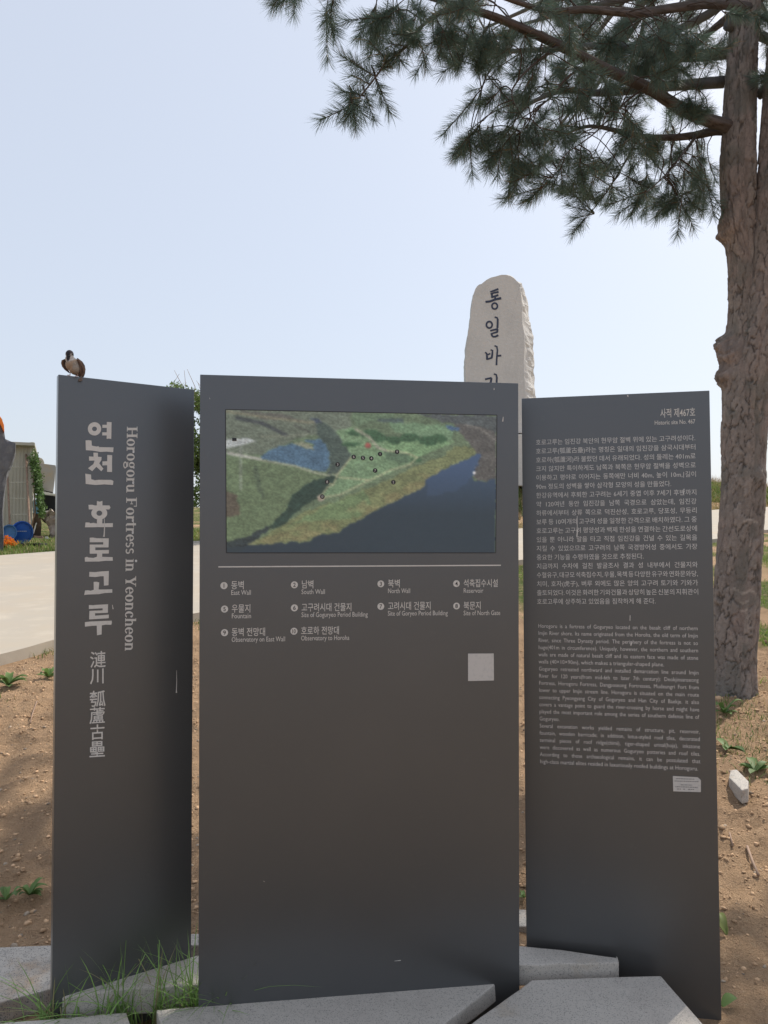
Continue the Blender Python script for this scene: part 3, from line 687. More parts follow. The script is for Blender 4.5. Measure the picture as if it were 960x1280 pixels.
k = Ink(shR); k.text('Historic site No. 467', (818, 531), (869, 529.3), 0.0185, width=True, offset=0.006); k.build('heading', M['white_print'], tR)
q = [shR.uv(x, y) for x, y in ((841, 970), (872, 971.5), (876, 975), (876, 990), (841.5, 989))]
bm = prism([shR.pt(a[0], a[1], 0.0003) for a in q], shR.n * 0.0008); lb = bm_obj('small_label', bm, M['sticker'], tR)
k = Ink(shR, 0.0016)
r_ = random.Random(5)
for y, x0, x1 in ((973.5, 845, 868), (976.5, 843, 873), (981, 851, 865), (983.6, 844, 872), (986.4, 846, 851), (986.4, 854, 856), (986.4, 860, 868)):
    x = x0
    while x < x1:
        l_ = r_.uniform(1.0, 3.0); k.stroke([(x, y + (x - 858) * 0.03), (min(x + l_, x1), y + (x - 858) * 0.03)], 0.8); x += l_ + 0.6
k.build('faint_print', M['grey_print'], lb)
for P, w1 in (([(787.6, 769), (787.4, 776)], .8), ([(790, 802), (788.5, 807)], 1.2), ([(721.5, 645), (721.5, 662)], .7), ([(722, 662), (721, 671)], 1.4), ([(854.5, 590), (854.5, 597)], .7), ([(855, 611), (854, 618)], 1.2), ([(784.5, 493.8), (785, 496)], 1.4)): k = Ink(shR, 0.0009); k.stroke(P, w1); k.build('dried_drip', M['thin_print'], tR)
bpy.data.objects.remove(_to)

# ------------------------------------------------------------------ granite slabs round the foot of the boards
def slab(pts, z, th, label, m='granite', broken=None, tilt=None, name='granite_slab', bev=0.004):
    """pts: outline of the upper face in pixels (seen at height z)"""
    P = [at_z(x, y, z if not callable(z) else z(x, y)) for x, y in pts]
    c0 = sum(P, Vector()) / len(P)
    t = thing(name, (c0.x, c0.y, c0.z - th), label, 'slab', 'loose granite slabs at the foot of the signboards')
    # uneven, slightly worn edge: outline resampled with small random offsets
    Q = []; r = random.Random(len(label))
    for i, p in enumerate(P):
        q = P[(i + 1) % len(P)]; n = max(1, int((q - p).length / 0.05)); rough = 0.0012
        if broken and i in broken: n = max(4, n); rough = 0.006
        for k_ in range(n):
            o = Vector((r.uniform(-1, 1), r.uniform(-1, 1), 0)) * (rough if k_ else 0.001); Q.append(p + (q - p) * (k_ / n) + o)
    bm = bmesh.new(); vs = [bm.verts.new(p) for p in Q]; f = bm.faces.new(vs)
    rr = bmesh.ops.extrude_face_region(bm, geom=[f]); dn = [v for v in rr['geom'] if isinstance(v, bmesh.types.BMVert)]
    bmesh.ops.translate(bm, verts=dn, vec=(0, 0, -th))
    for v in dn: v.co += Vector((r.uniform(-1, 1), r.uniform(-1, 1), 0)) * 0.003
    bm_obj('stone_body', bm, M[m], t, bevel=bev)
    return t
slab([(-110, 1186), (0, 1184), (66, 1181), (90, 1190), (64, 1236), (0, 1253), (-130, 1270)], .175, .06, 'grey granite slab dusted with tan soil at the left edge beside the lettered signboard', 'granite_dusty')
slab([(70, 1246), (244, 1194.5), (300, 1180), (300, 1228), (246, 1231), (160, 1236), (78, 1246)], .250, .07, 'wedge-shaped granite slab between the left signboard and the middle one, grass growing over its front edge')
slab([(-60, 1282), (60, 1274), (158, 1265), (171, 1300), (150, 1420), (-80, 1420)], .215, .07, 'granite slab in the bottom left corner with only its back edge in view')
slab([(195, 1262), (300, 1254), (420, 1244), (620, 1228.5), (550, 1284), (440, 1370), (225, 1370)], .235, .05, 'long granite slab in front of the middle signboard with a pointed right corner')
slab([(665, 1225), (740, 1222), (826, 1219.5), (882, 1284), (935, 1350), (500, 1350), (583, 1284)], .245, .08, 'broad five-sided granite slab in front of the right signboard with a small rust stain')
slab([(560, 1178), (650, 1182), (700, 1187), (772, 1197), (774, 1203), (650, 1206), (560, 1206)], .266, .06, 'granite slab with a broken right end behind the gap between the middle and right signboards', broken=[3, 4])
slab([(636, 1136), (664, 1137), (672, 1158), (628, 1158)], .13, .04, 'small pale stone slab seen low in the gap between the middle and right signboards', 'granite_dusty')
slab([(205, 1168), (280, 1166), (290, 1178), (180, 1186)], .16, .04, 'small stone slab seen low in the gap between the left and middle signboards', 'granite_dusty')

# rust stain on the broad slab: flat print on its top
# ------------------------------------------------------------------ standing stone on the bank
YM = 30.0
oc = [(578, 541), (579.5, 500), (580.4, 477), (580, 451), (581.5, 432), (583, 417.5), (585.5, 405), (587, 393), (589, 374), (590.5, 366), (593, 359), (597, 354.5), (601, 352), (607, 347), (612.5, 344), (619, 342.5), (627, 340.5), (634, 340.5), (640, 342), (645, 345), (650, 349), (654, 352.5), (657, 356), (659, 365), (660, 374), (660.3, 384), (661.5, 393), (664, 405), (666, 415), (667, 432), (667, 447), (666.5, 460), (667, 475), (669, 496), (671, 541)]
face_r = {22: 649, 23: 651, 24: 652, 25: 652.5, 26: 652.5, 27: 653, 28: 655, 29: 656, 30: 655, 31: 655, 32: 655.5, 33: 657, 34: 659}
base = at(625, 541, YM)
mon = thing('standing_stone', (base.x, YM + .6, at(625, 586, YM).z), 'tall pale granite standing stone with blue-black Korean lettering down its front, rising behind the signboards', 'monument')
def outline(pts, n):
    P = [np.array(p, float) for p in pts]; L = np.cumsum([0] + [np.linalg.norm(P[i + 1] - P[i]) for i in range(len(P) - 1)])
    return [np.array([np.interp(s, L, [p[0] for p in P]), np.interp(s, L, [p[1] for p in P])]) for s in np.linspace(0, L[-1], n)]
NO = 150
fi = []
for i, p in enumerate(oc):
    if i in face_r: fi.append((face_r[i], p[1] + (2.5 if i < 23 else 0)))
    elif i <= 11: fi.append((p[0] + 1.6, p[1] + 1.2))
    else: fi.append((p[0] + (0.8 if i < 16 else -4.5 * (i - 15) / 7), p[1] + 3.2))
# same parameter along both outlines
def pair(A_, B_, n):
    P = [np.array(p, float) for p in A_]; L = np.cumsum([0] + [np.linalg.norm(P[i + 1] - P[i]) for i in range(len(P) - 1)])
    s = np.linspace(0, L[-1], n); f = lambda Q, j: np.interp(s, L, [q[j] for q in Q])
    return np.stack([f(A_, 0), f(A_, 1)], 1), np.stack([f(B_, 0), f(B_, 1)], 1)
po, pf = pair(oc, fi, NO)
rings = []
wo_ = lambda q, Y: Vector((at(q[0], q[1], Y).x, Y, at(q[0], q[1], YM).z))
for lay, (t, Y) in enumerate(((0, YM - .02), (.3, YM + .16), (.65, YM + .42), (.92, YM + .70), (1.0, YM + 1.0), (.98, YM + 1.3), (.9, YM + 1.5), (.6, YM + 1.6))):
    row = []
    for i in range(NO):
        q = pf[i] * (1 - t) + po[i] * t; p = wo_(q, Y)
        if lay > 0:
            a = (noise2(i * .33, lay * 1.3, 4) - .5) * 1.6 + (noise2(i * .9, lay * 2.1, 9) - .5) * .9; out = Vector((p.x - base.x, 0, (p.z - 6) * .4)).normalized()
            p = p + out * a * (.10 if i > NO * .45 else .05) + Vector((0, (noise2(i * .5, lay * 3, 8) - .5) * .12, 0))
        row.append(p)
    rings.append(row)
V = [p for row in rings for p in row]; F = []
for a in range(len(rings) - 1):
    for i in range(NO - 1): F.append((a * NO + i, (a + 1) * NO + i, (a + 1) * NO + i + 1, a * NO + i + 1))
cen = len(V); V.append(wo_((622, 470), YM - .02)); back = len(V); V.append(wo_((622, 470), YM + 1.6)); lr = (len(rings) - 1) * NO
for i in range(NO - 1): F.append((cen, i, i + 1)); F.append((back, lr + i + 1, lr + i))
F.append((cen, NO - 1, 0)); F.append((back, lr, lr + NO - 1))
obj('stone_shaft', V, F, M['monument'], mon)
shM = Sheet(Vector((-5, YM - .02, 0)), Vector((5, YM - .02, 0)))
D = cr(600, 350, 18.28); E_ = cr(600, 415, 18.28)
def mletter(fn): k = Ink(shM, 0.012); k.off = 0.012; fn(k); k.build('painted_letter', M['navy'], mon)
def st(k, P, a=1.9, b=None):
    n = len(P); b = a if b is None else b; a *= 1.3; b *= 1.3; k.stroke(P, [a + (b - a) * i / (n - 1) for i in range(n)])
def l1(k):
    st(k, D((235, 275), (330, 240), (420, 208)), 1.5, 2.0); st(k, D((238, 322), (330, 292), (425, 275)), 1.5, 2.0); st(k, D((272, 310), (275, 405)), 1.8)
    st(k, D((262, 400), (340, 372), (420, 345)), 1.7, 2.0); st(k, D((345, 375), (345, 440)), 1.7); st(k, D((125, 503), (230, 490), (350, 445), (485, 415)), 2.0, 2.3)
    c = D((335, 597))[0]; k.ring(c, (4.5, 4.8), (2.4, 2.6))
def l2(k):
    c = D((212, 1025))[0]; k.ring(c, (4.7, 5.2), (2.5, 2.9)); st(k, D((335, 850), (385, 862), (405, 900), (403, 990), (398, 1100)), 1.6, 1.9)
    st(k, D((232, 1162), (320, 1140), (412, 1122)), 1.6, 2.0); st(k, D((400, 1125), (392, 1195)), 1.9); st(k, D((400, 1190), (320, 1210), (245, 1235)), 1.8, 1.5)
    st(k, E_((262, 45), (275, 85), (300, 110), (360, 105), (418, 72)), 1.7, 2.0)
def l3(k):
    st(k, E_((115, 465), (150, 490), (160, 560), (165, 640)), 1.5, 2.0); st(k, E_((240, 408), (285, 425), (280, 510), (265, 600)), 1.5, 2.0); st(k, E_((175, 520), (235, 495)), 1.5)
    st(k, E_((165, 625), (270, 590)), 1.7); st(k, E_((330, 315), (385, 335), (398, 420), (385, 560), (375, 762)), 1.5, 1.6); st(k, E_((395, 548), (485, 540)), 1.6, 1.9)
def l4(k):
    st(k, E_((115, 1082), (190, 1065), (265, 1050)), 1.7, 1.8); st(k, E_((262, 1050), (245, 1165)), 1.9); st(k, E_((245, 1160), (160, 1190)), 1.6); st(k, E_((165, 1190), (160, 1290), (280, 1260)), 1.7)
    st(k, E_((315, 960), (370, 975), (385, 1040), (378, 1200), (370, 1400)), 1.6, 1.8); st(k, E_((385, 1190), (475, 1182)), 1.6, 1.9)
for f in (l1, l2, l3, l4): mletter(f)
a = at(552, 545, YM); b_ = at(700, 590, YM)
bm = box(((a.x + b_.x) / 2, YM + .6, (a.z + b_.z) / 2 - .3), (b_.x - a.x, 2.2, (a.z - b_.z) + .6)); bm_obj('pedestal', bm, M['monument'], mon, bevel=.04)

# ------------------------------------------------------------------ pine
YT = 5.5
tb = at(912, 868, YT)
pine = thing('pine_tree', (tb.x, YT, float(zg(tb.x, YT))), 'big pine with forked scaly trunk standing beside the right signboard', 'tree')
def bark_trunk(name, path, rad, nseg, nring, seed, flare=0.0, knots=()):
    P = catmull(path, nring); Rr = np.interp(np.linspace(0, 1, nring), np.linspace(0, 1, len(rad)), rad)
    L = np.cumsum([0] + [(P[i + 1] - P[i]).length for i in range(nring - 1)])
    TH = np.linspace(0, 2 * np.pi, nseg, endpoint=False)
    th, l = np.meshgrid(TH, L); rr = np.repeat(Rr[:, None], nseg, 1)
    # plates: wrapped worley cells stretched along the stem
    k = max(5, int(round(2 * np.pi * Rr.mean() / 0.05))); u = th / (2 * np.pi) * k; v = l / 0.13
    wu = (fbm(u * 1.3, v * 1.6, 4, seed) - .5) * 1.1
    f1, f2, cid = worley(np.where(u + wu > k, u + wu - k, u + wu), v * .8 + (fbm(u * 1.4, v * 1.0, 4, seed + 5) - .5) * 1.2, seed)
    g = np.clip((f2 - f1) / .11 + .05 + (fbm(u * .6, v * .8, 3, seed + 60) - .5) * 1.1, 0, 1); g = g * g * (3 - 2 * g)
    f1b, f2b, cidb = worley(u * 2.3, v * 2.1, seed + 9); gb = np.clip((f2b - f1b) / .35, 0, 1)
    wrap = np.minimum(1, np.minimum(th, 2 * np.pi - th) * 3)
    d = np.minimum(1, rr / .09) * (g * 0.010 + cid * 0.009 * g + gb * .0015 + (fbm(u * 4, v * 5, 3, seed + 2) - .5) * .006) * (0.4 + 0.6 * wrap)
    lump = (fbm(np.cos(th) * 1.2 + 7, l * 1.3 + np.sin(th) * 1.2, 3, seed + 3) - .5) * .05 * rr / .14 + .006 * (1 - np.minimum(1, rr / .09))
    flr = flare * np.exp(-l / .16) * (1 + .25 * np.sin(th * 5 + 1))
    rr = rr + d - .008 + lump + flr
    for (kl, kth, kr, kh) in knots:
        dd = ((l - kl) / kr) ** 2 + ((np.angle(np.exp(1j * (th - kth))) * Rr[:, None]) / kr) ** 2; rr = rr + kh * np.exp(-dd ** 1.6 * 1.2) * (.6 + .35 * gb + .5 * fbm(u * 1.7, v * 2, 2, seed + 50))
    V = np.zeros((nring, nseg, 3))
    for i, p in enumerate(P):
        t = (P[min(i + 1, nring - 1)] - P[max(i - 1, 0)]).normalized(); a = Vector((0, -1, 0)); a = (a - t * a.dot(t)).normalized(); b = t.cross(a)
        V[i] = np.array(p)[None] + np.cos(TH)[:, None] * np.array(a) * rr[i][:, None] + np.sin(TH)[:, None] * np.array(b) * rr[i][:, None]
    colr = np.array([0.235, 0.203, 0.180]) * (0.85 + .3 * cid[..., None] * g[..., None]) * (.86 + .18 * gb[..., None])
    colr = colr * (0.60 + .40 * g[..., None]) * (.8 + .4 * fbm(u * 3, v * 4, 4, seed + 77)[..., None])
    pink = np.clip((fbm(u * .5, v * .4, 3, seed + 30) - .45) * 3, 0, .6)[..., None]; colr = colr * (1 - pink) + np.array([.27, .215, .19]) * pink * (.7 + .5 * cidb[..., None])
    gr = np.clip((fbm(u * .4 + 9, v * .6, 3, seed + 40) - .55) * 5, 0, .5)[..., None]; colr = colr * (1 - gr) + np.array([.13, .13, .115]) * gr
    return V, colr, th, l
def trunk_obj(name, V, colr, parent):
    nr, ns = V.shape[:2]; idx = np.arange(nr * ns).reshape(nr, ns); r = np.roll(idx, -1, 1)
    F = np.stack([idx[:-1].ravel(), idx[1:].ravel(), r[1:].ravel(), r[:-1].ravel()], 1)
    return obj(name, V.reshape(-1, 3), F, M['bark'], parent, cols=colr.reshape(-1, 3), smooth=True)
pl = [at(x, y, Y) for x, y, Y in ((911, 885, 5.5), (914, 840, 5.5), (919, 780, 5.5), (924, 700, 5.5), (929, 610, 5.5), (931, 540, 5.5), (931, 470, 5.5), (933, 400, 5.5), (930, 330, 5.5), (923, 262, 5.5), (922, 200, 5.5), (925, 120, 5.52), (930, 40, 5.55), (936, -60, 5.6), (945, -190, 5.7), (950, -330, 5.8), (960, -480, 5.85))]
pr = [.165, .155, .148, .145, .15, .152, .148, .118, .102, .112, .120, .110, .10, .092, .08, .065, .045]
# knot angles: 0 faces the camera, positive = image left
V, c_, th, l = bark_trunk('trunk', pl, pr, 150, 620, 3, flare=.05, knots=[(2.46, -1.6, .075, .06), (2.62, -1.45, .09, .055), (2.72, -1.75, .07, .06), (3.62, -1.6, .11, .03), (3.55, -1.9, .05, .02), (1.7, .4, .08, .02)])
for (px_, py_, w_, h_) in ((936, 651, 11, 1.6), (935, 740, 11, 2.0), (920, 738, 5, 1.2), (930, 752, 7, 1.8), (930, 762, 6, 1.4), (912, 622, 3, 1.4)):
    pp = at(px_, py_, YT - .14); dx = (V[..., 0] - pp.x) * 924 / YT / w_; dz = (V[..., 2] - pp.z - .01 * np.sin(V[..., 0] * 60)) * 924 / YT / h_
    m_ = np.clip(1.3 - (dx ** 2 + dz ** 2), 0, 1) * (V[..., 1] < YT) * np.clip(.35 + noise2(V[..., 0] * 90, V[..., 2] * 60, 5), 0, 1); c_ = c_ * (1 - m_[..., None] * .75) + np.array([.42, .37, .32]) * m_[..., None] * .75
trunk_obj('trunk', V, c_, pine)
pl2 = [at(x, y, Y) for x, y, Y in ((934, 560, 5.46), (937, 500, 5.44), (944, 440, 5.42), (953, 380, 5.42), (960, 310, 5.42), (965, 230, 5.42), (970, 150, 5.42), (976, 60, 5.4), (985, -60, 5.35), (1000, -200, 5.3), (1020, -340, 5.2))]
V, c_, _, _ = bark_trunk('trunk', pl2, [.06, .10, .108, .105, .103, .10, .098, .092, .08, .066, .04], 110, 430, 13)
trunk_obj('limb', V, c_, pine)
BR = []                                   # every branch as a list of 3-D points, for the twigs to spring from
def branch(pts, r0, r1, seed=1, name='branch', m=90, ns=40):
    P = [at(x, y, Y) for x, y, Y in pts]
    V, c_, _, _ = bark_trunk(name, P, [r0, (r0 + r1) / 2, r1], ns, m, seed); trunk_obj(name, V, c_ * np.array([.48, .48, .50]), pine)
    BR.append(catmull(P, 60)); return P
branch([(925, 165, 5.5), (905, 156, 5.45), (880, 148, 5.4), (850, 134, 5.3), (815, 112, 5.2), (770, 92, 5.05), (730, 72, 4.9), (690, 52, 4.8), (650, 34, 4.7), (610, 18, 4.6), (570, 6, 4.55), (530, -6, 4.5), (480, -22, 4.45)], .048, .015, 21)
branch([(920, 165, 5.5), (895, 164, 5.55), (870, 169, 5.6), (840, 172, 5.65), (805, 171, 5.7), (770, 163, 5.8), (735, 158, 5.9), (700, 170, 6.0)], .034, .010, 22)
branch([(935, 10, 5.5), (905, 5, 5.3), (870, 6, 5.15), (830, 12, 5.0), (800, 16, 4.9), (770, 15, 4.8), (730, 12, 4.7), (690, 14, 4.6), (650, 4, 4.5), (600, -14, 4.4)], .038, .012, 23)
branch([(928, 10, 5.55), (905, 26, 5.7), (885, 42, 5.9), (865, 62, 6.1), (840, 84, 6.3), (812, 98, 6.5)], .034, .010, 24)
branch([(568, 8, 4.54), (545, 18, 4.5), (522, 38, 4.45), (508, 58, 4.42), (484, 78, 4.4), (462, 106, 4.38), (440, 132, 4.35), (432, 142, 4.35)], .014, .004, 25, ns=14)
branch([(640, 28, 4.68), (636, 44, 4.7), (630, 66, 4.75), (615, 84, 4.8), (606, 100, 4.85), (602, 112, 4.85)], .010, .005, 26, ns=12)
branch([(808, 108, 5.18), (785, 125, 5.1), (765, 145, 5.05), (745, 165, 5.0), (725, 180, 4.95), (705, 195, 4.9), (690, 222, 4.9)], .009, .004, 27, ns=12)
branch([(800, 170, 5.7), (780, 205, 5.6), (768, 225, 5.55), (755, 245, 5.5), (738, 266, 5.5), (726, 280, 5.5)], .010, .004, 28, ns=12)
branch([(870, 169, 5.6), (855, 190, 5.4), (838, 212, 5.3), (820, 230, 5.2), (800, 248, 5.2)], .010, .004, 29, ns=12)
branch([(700, 56, 4.82), (670, 78, 4.75), (648, 100, 4.7), (640, 120, 4.7), (655, 150, 4.7)], .011, .004, 30, ns=12)
branch([(740, 78, 4.9), (710, 96, 4.9), (690, 120, 4.9), (668, 140, 4.85), (650, 165, 4.8)], .011, .004, 31, ns=12)
branch([(560, 4, 4.54), (525, -12, 4.5), (480, -20, 4.45), (430, -16, 4.4), (400, -10, 4.4)], .012, .004, 32, ns=12)
# unseen continuation of the crown above and to the right of the view: limbs going round
rb = random.Random(12)
OPEN = ([0, 330, 345, 425, 435, 560, 575, 640, 700, 890, 905, 960], [-60, -60, 18, 22, 38, 60, 175, 200, 235, 245, -999, -999])
def in_open_sky(p, marg=12):            # would it stand against the part of the sky that is clear in the photograph
    v = p - Vector((0, 0, EYE)); dd = v.y * CT + v.z * ST
    if dd < .2: return False
    px = 480 + 924 * v.x / dd; py = 640 - 924 * (v.z * CT - v.y * ST) / dd
    return -60 < px < 900 and py > np.interp(px, OPEN[0], OPEN[1]) - marg
for i in range(36):
    ztop = rb.uniform(4.9, 9.2); s = (ztop - 1.6) / 8.0; deep = i % 3 == 0; ztop = rb.uniform(6.0, 8.4) if deep else ztop; base_ = Vector((2.72 + .25 * (ztop - 5.5) * .3, 5.6, ztop)); an = rb.uniform(0, 6.283)
    if ztop < 6.3 and -2.9 < math.atan2(math.sin(an), math.cos(an)) < -0.9: an += 2.6
    ln = rb.uniform(1.7, 3.4) * (1.25 - .08 * ztop)
    if deep: an = rb.uniform(1.5, 2.75); ln = rb.uniform(3.0, 4.4)  # deep limbs added towards the left back to shade the left soil
    d = Vector((math.cos(an), math.sin(an), rb.uniform(.0, .35))); P = [base_ + d * ln * t + Vector((rb.uniform(-.1, .1), rb.uniform(-.1, .1), -.25 * t * t * ln * .4)) for t in (0, .25, .5, .75, 1)]
    if P[-1].y < 3.0 or any(in_open_sky(p, 25) for p in P[1:]): continue
    V_, F_ = tube_arrays(catmull(P, 16), list(np.linspace(.045, .012, 16)), 8); obj('branch', V_, F_, M['bark'], pine, cols=np.full((len(V_), 3), .13), smooth=True)
    BR.append(catmull(P, 60)); BR[-1].append('far')
for P in ([(2.85, 5.45, 4.3), (3.3, 4.9, 4.35), (3.5, 4.4, 4.4), (3.7, 3.9, 4.3)], [(2.85, 5.5, 4.9), (3.2, 5.0, 5.0), (3.4, 4.6, 5.05), (3.3, 4.2, 5.0)], [(2.85, 5.5, 3.9), (3.5, 5.0, 3.9), (3.9, 4.5, 3.8)]):  # unseen limbs added at front right to shade the broad slab's corner
    P = [Vector(p) for p in P]; V_, F_ = tube_arrays(catmull(P, 16), list(np.linspace(.04, .012, 16)), 8); obj('branch', V_, F_, M['bark'], pine, cols=np.full((len(V_), 3), .13), smooth=True)
    for _ in range(3): BR.append(catmull(P, 60)); BR[-1].append('far')
# one shoot = a twig end with its brush of needles, pointing along +Z
def shoot(seed, L, nn, nl, spread):
    r = random.Random(seed); V = []; F = []; c_ = []
    tip = Vector((r.uniform(-.01, .01), r.uniform(-.01, .01), L))
    n = 5; tw = [Vector((0, 0, 0)), tip * .5 + Vector((r.uniform(-.006, .006), r.uniform(-.006, .006), 0)), tip]
    tv, tf = tube_arrays(tw, [.0038, .003, .002], n, False); V += tv; F += [tuple(q) for q in tf]; c_ += [(.13, .085, .055)] * len(tv)
    for i in range(nn):
        t = r.random() ** .8; p = tip * (t * .95 + .05); an = r.uniform(0, 6.283); el = spread[0] + (spread[1] - spread[0]) * (1 - t) * r.uniform(.6, 1.3) + r.uniform(0, .25)
        l_ = nl * r.uniform(.75, 1.15); d = Vector((math.cos(an) * math.sin(el), math.sin(an) * math.sin(el), math.cos(el)))
        side = d.cross(Vector((r.uniform(-1, 1), r.uniform(-1, 1), r.uniform(-1, 1)))).normalized() * .0009
        bend = Vector((r.uniform(-1, 1), r.uniform(-1, 1), r.uniform(-1, 1))) * l_ * .06
        k = len(V); mpt = p + d * l_ * .55 + bend
        V += [p - side, p + side, mpt - side, mpt + side, p + d * l_]; F += [(k, k + 1, k + 3, k + 2), (k + 2, k + 3, k + 4)]
        g = r.uniform(.7, 1.3); dead = r.random() < .035; c_ += [((.30 * g, .17 * g, .06 * g) if dead else (.115 * g, .17 * g, .13 * g))] * 5
    return V, F, c_
SH = []
for s_, (L, nn, nl, sp) in enumerate(((.17, 170, .10, (.35, 1.1)), (.21, 200, .095, (.4, 1.15)), (.13, 140, .105, (.4, 1.25)), (.26, 230, .092, (.45, 1.1)), (.10, 120, .10, (.3, 1.4)))):
    SH.append(shoot(s_ + 50, L, nn, nl, sp))
shoot_me = []
for v_, f_, c_ in SH:
    m_ = mesh(v_, f_, np.array(c_), False, 'needle_shoot'); m_.materials.append(M['needle']); shoot_me.append(m_)
# where foliage sits in the view: (pixel polygon, distance range, how many shoots)
ZN = [([(340, -20), (420, -20), (425, 22), (405, 26), (380, 6)], (4.3, 4.5), 16), ([(440, -10), (575, -10), (570, 30), (500, 45), (470, 40), (448, 25)], (4.35, 4.7), 46),
      ([(555, 0), (700, 0), (700, 60), (640, 65), (560, 50), (545, 30)], (4.4, 5.2), 64), ([(530, 45), (625, 50), (600, 90), (560, 80), (540, 62)], (4.6, 5.0), 20),
      ([(590, 90), (700, 80), (710, 200), (640, 205), (610, 180), (575, 190), (585, 140)], (4.6, 5.4), 78), ([(640, 140), (760, 150), (750, 235), (690, 245), (650, 230), (640, 200)], (4.8, 5.6), 48),
      ([(690, 0), (900, 0), (905, 90), (800, 100), (700, 90)], (4.6, 6.6), 150), ([(700, 80), (860, 90), (900, 130), (900, 180), (800, 185), (700, 160)], (4.9, 6.4), 105),
      ([(740, 165), (895, 170), (890, 235), (830, 255), (765, 240)], (5.0, 6.0), 85), ([(640, 180), (690, 220), (690, 245), (655, 245), (640, 215)], (4.8, 5.1), 12)]
HAND = [((484, 78), (470, 62), 4.4), ((470, 96), (440, 78), 4.4), ((462, 106), (440, 95), 4.4), ((455, 112), (462, 135), 4.4), ((450, 120), (425, 118), 4.38), ((440, 132), (424, 140), 4.36), ((432, 142), (428, 150), 4.35), ((440, 128), (444, 148), 4.3), ((495, 68), (505, 88), 4.42), ((508, 58), (478, 55), 4.4), ((515, 48), (500, 40), 4.42), ((470, 96), (478, 115), 4.42), ((445, 125), (452, 140), 4.4), ((478, 84), (486, 70), 4.38),
        ((602, 112), (570, 150), 4.85), ((600, 130), (600, 190), 4.8), ((585, 165), (588, 196), 4.8), ((605, 150), (580, 180), 4.8), ((610, 160), (612, 190), 4.85),
        ((690, 222), (655, 215), 4.9), ((684, 228), (660, 250), 4.9), ((675, 235), (650, 243), 4.9), ((692, 200), (650, 222), 4.9),
        ((768, 225), (740, 205), 5.5), ((760, 240), (722, 240), 5.5), ((755, 245), (735, 250), 5.5), ((735, 268), (716, 270), 5.5), ((726, 280), (718, 290), 5.5), ((738, 262), (724, 250), 5.5), ((740, 250), (715, 245), 5.5),
        ((800, 248), (780, 262), 5.2), ((798, 250), (790, 272), 5.2), ((806, 240), (780, 250), 5.2), ((855, 215), (850, 275), 5.3), ((850, 250), (835, 268), 5.3), ((852, 255), (862, 275), 5.3), ((845, 245), (822, 268), 5.3), ((856, 250), (875, 262), 5.3), ((850, 245), (838, 250), 5.3), ((880, 210), (888, 250), 5.4), ((885, 235), (900, 258), 5.4), ((880, 230), (872, 255), 5.4)]
rs = random.Random(3)
def in_poly(P, x, y):
    r = False; n = len(P)
    for i in range(n):
        x1, y1 = P[i]; x2, y2 = P[(i + 1) % n]
        if (y1 > y) != (y2 > y) and x < (x2 - x1) * (y - y1) / (y2 - y1) + x1: r = not r
    return r
BP = np.array([tuple(p) for b in BR if b[-1] != 'far' for p in b]); TW = []; SHOTS = []
for P, (d0, d1), n in ZN:
    n = int(n * (1.15 if min(q[1] for q in P) < 60 else 0.95))
    xs = [p[0] for p in P]; ys = [p[1] for p in P]; k = 0
    # clusters of three to six shoots at a time, so that gaps stay
    while k < n:
        x = rs.uniform(min(xs), max(xs)); y = rs.uniform(min(ys), max(ys))
        if not in_poly(P, x, y): continue
        q = at(x, y, rs.uniform(d0, d1)); j = int(np.argmin(((BP - np.array(q)) ** 2).sum(1) + .0)); b = Vector(BP[j])
        if (b - q).length < .12: q = q + Vector((rs.uniform(-.2, .2), rs.uniform(-.2, .2), -.1))
        mid_ = (b + q) / 2 + Vector((rs.uniform(-.05, .05), rs.uniform(-.05, .05), .05)); TW.append((b, mid_, q)); dirn = (q - mid_).normalized()
        for _ in range(rs.choice((2, 3, 3, 4))):
            d = (dirn + Vector((rs.uniform(-1, 1), rs.uniform(-1, 1), rs.uniform(-.9, .6))) * .75).normalized(); SHOTS.append((q + (mid_ - q) * rs.uniform(0, .35), d, rs.uniform(.75, 1.1))); k += 1
for a, b, Y in HAND:
    p = at(a[0], a[1], Y); q = at(b[0], b[1], Y + rs.uniform(-.08, .08)); d = (q - p).normalized(); L = (q - p).length
    s0 = q - d * .16; SHOTS.append((s0, d, 1.1)); SHOTS.append((s0 + (p - s0) * .2, (d + Vector((rs.uniform(-.6, .6), rs.uniform(-.6, .6), rs.uniform(-.5, .3)))).normalized(), .8)); TW.append((p, (p + s0) / 2 + Vector((0, 0, .01)), s0))
    j = int(np.argmin(((BP - np.array(p)) ** 2).sum(1))); g_ = Vector(BP[j])
    if (g_ - p).length > .05: TW.append((g_, (g_ + p) / 2 + Vector((0, 0, .03)), p))
VIEW = len(SHOTS)
FAR = []
for b in BR:
    if b[-1] != 'far': continue
    pts = b[:-1]
    for _ in range(14):
        j = rs.randrange(14, 60); p = pts[j]; q = p + Vector((rs.uniform(-.45, .45), rs.uniform(-.45, .45), rs.uniform(-.3, .4)))
        if in_open_sky(q, 30): continue
        TW.append((p, (p + q) / 2 + Vector((0, 0, .04)), q))
        for _ in range(2): FAR.append((q + (p - q) * rs.uniform(0, .4), ((q - p).normalized() + Vector((rs.uniform(-1, 1), rs.uniform(-1, 1), rs.uniform(-.6, .8))) * .7).normalized(), rs.uniform(.8, 1.15)))
V = []; F = []; nvt = 0
for a, m_, b in TW:
    tv, tf = tube_arrays(catmull([a, m_, b], 6), [.0045, .0042, .004, .0036, .0032, .003], 5, False); V += tv; F += [tuple(i + nvt for i in q) for q in tf]; nvt += len(tv)
obj('twigs', V, F, M['bark'], pine, cols=np.tile([.075, .058, .048], (nvt, 1)), smooth=True, kind='stuff')
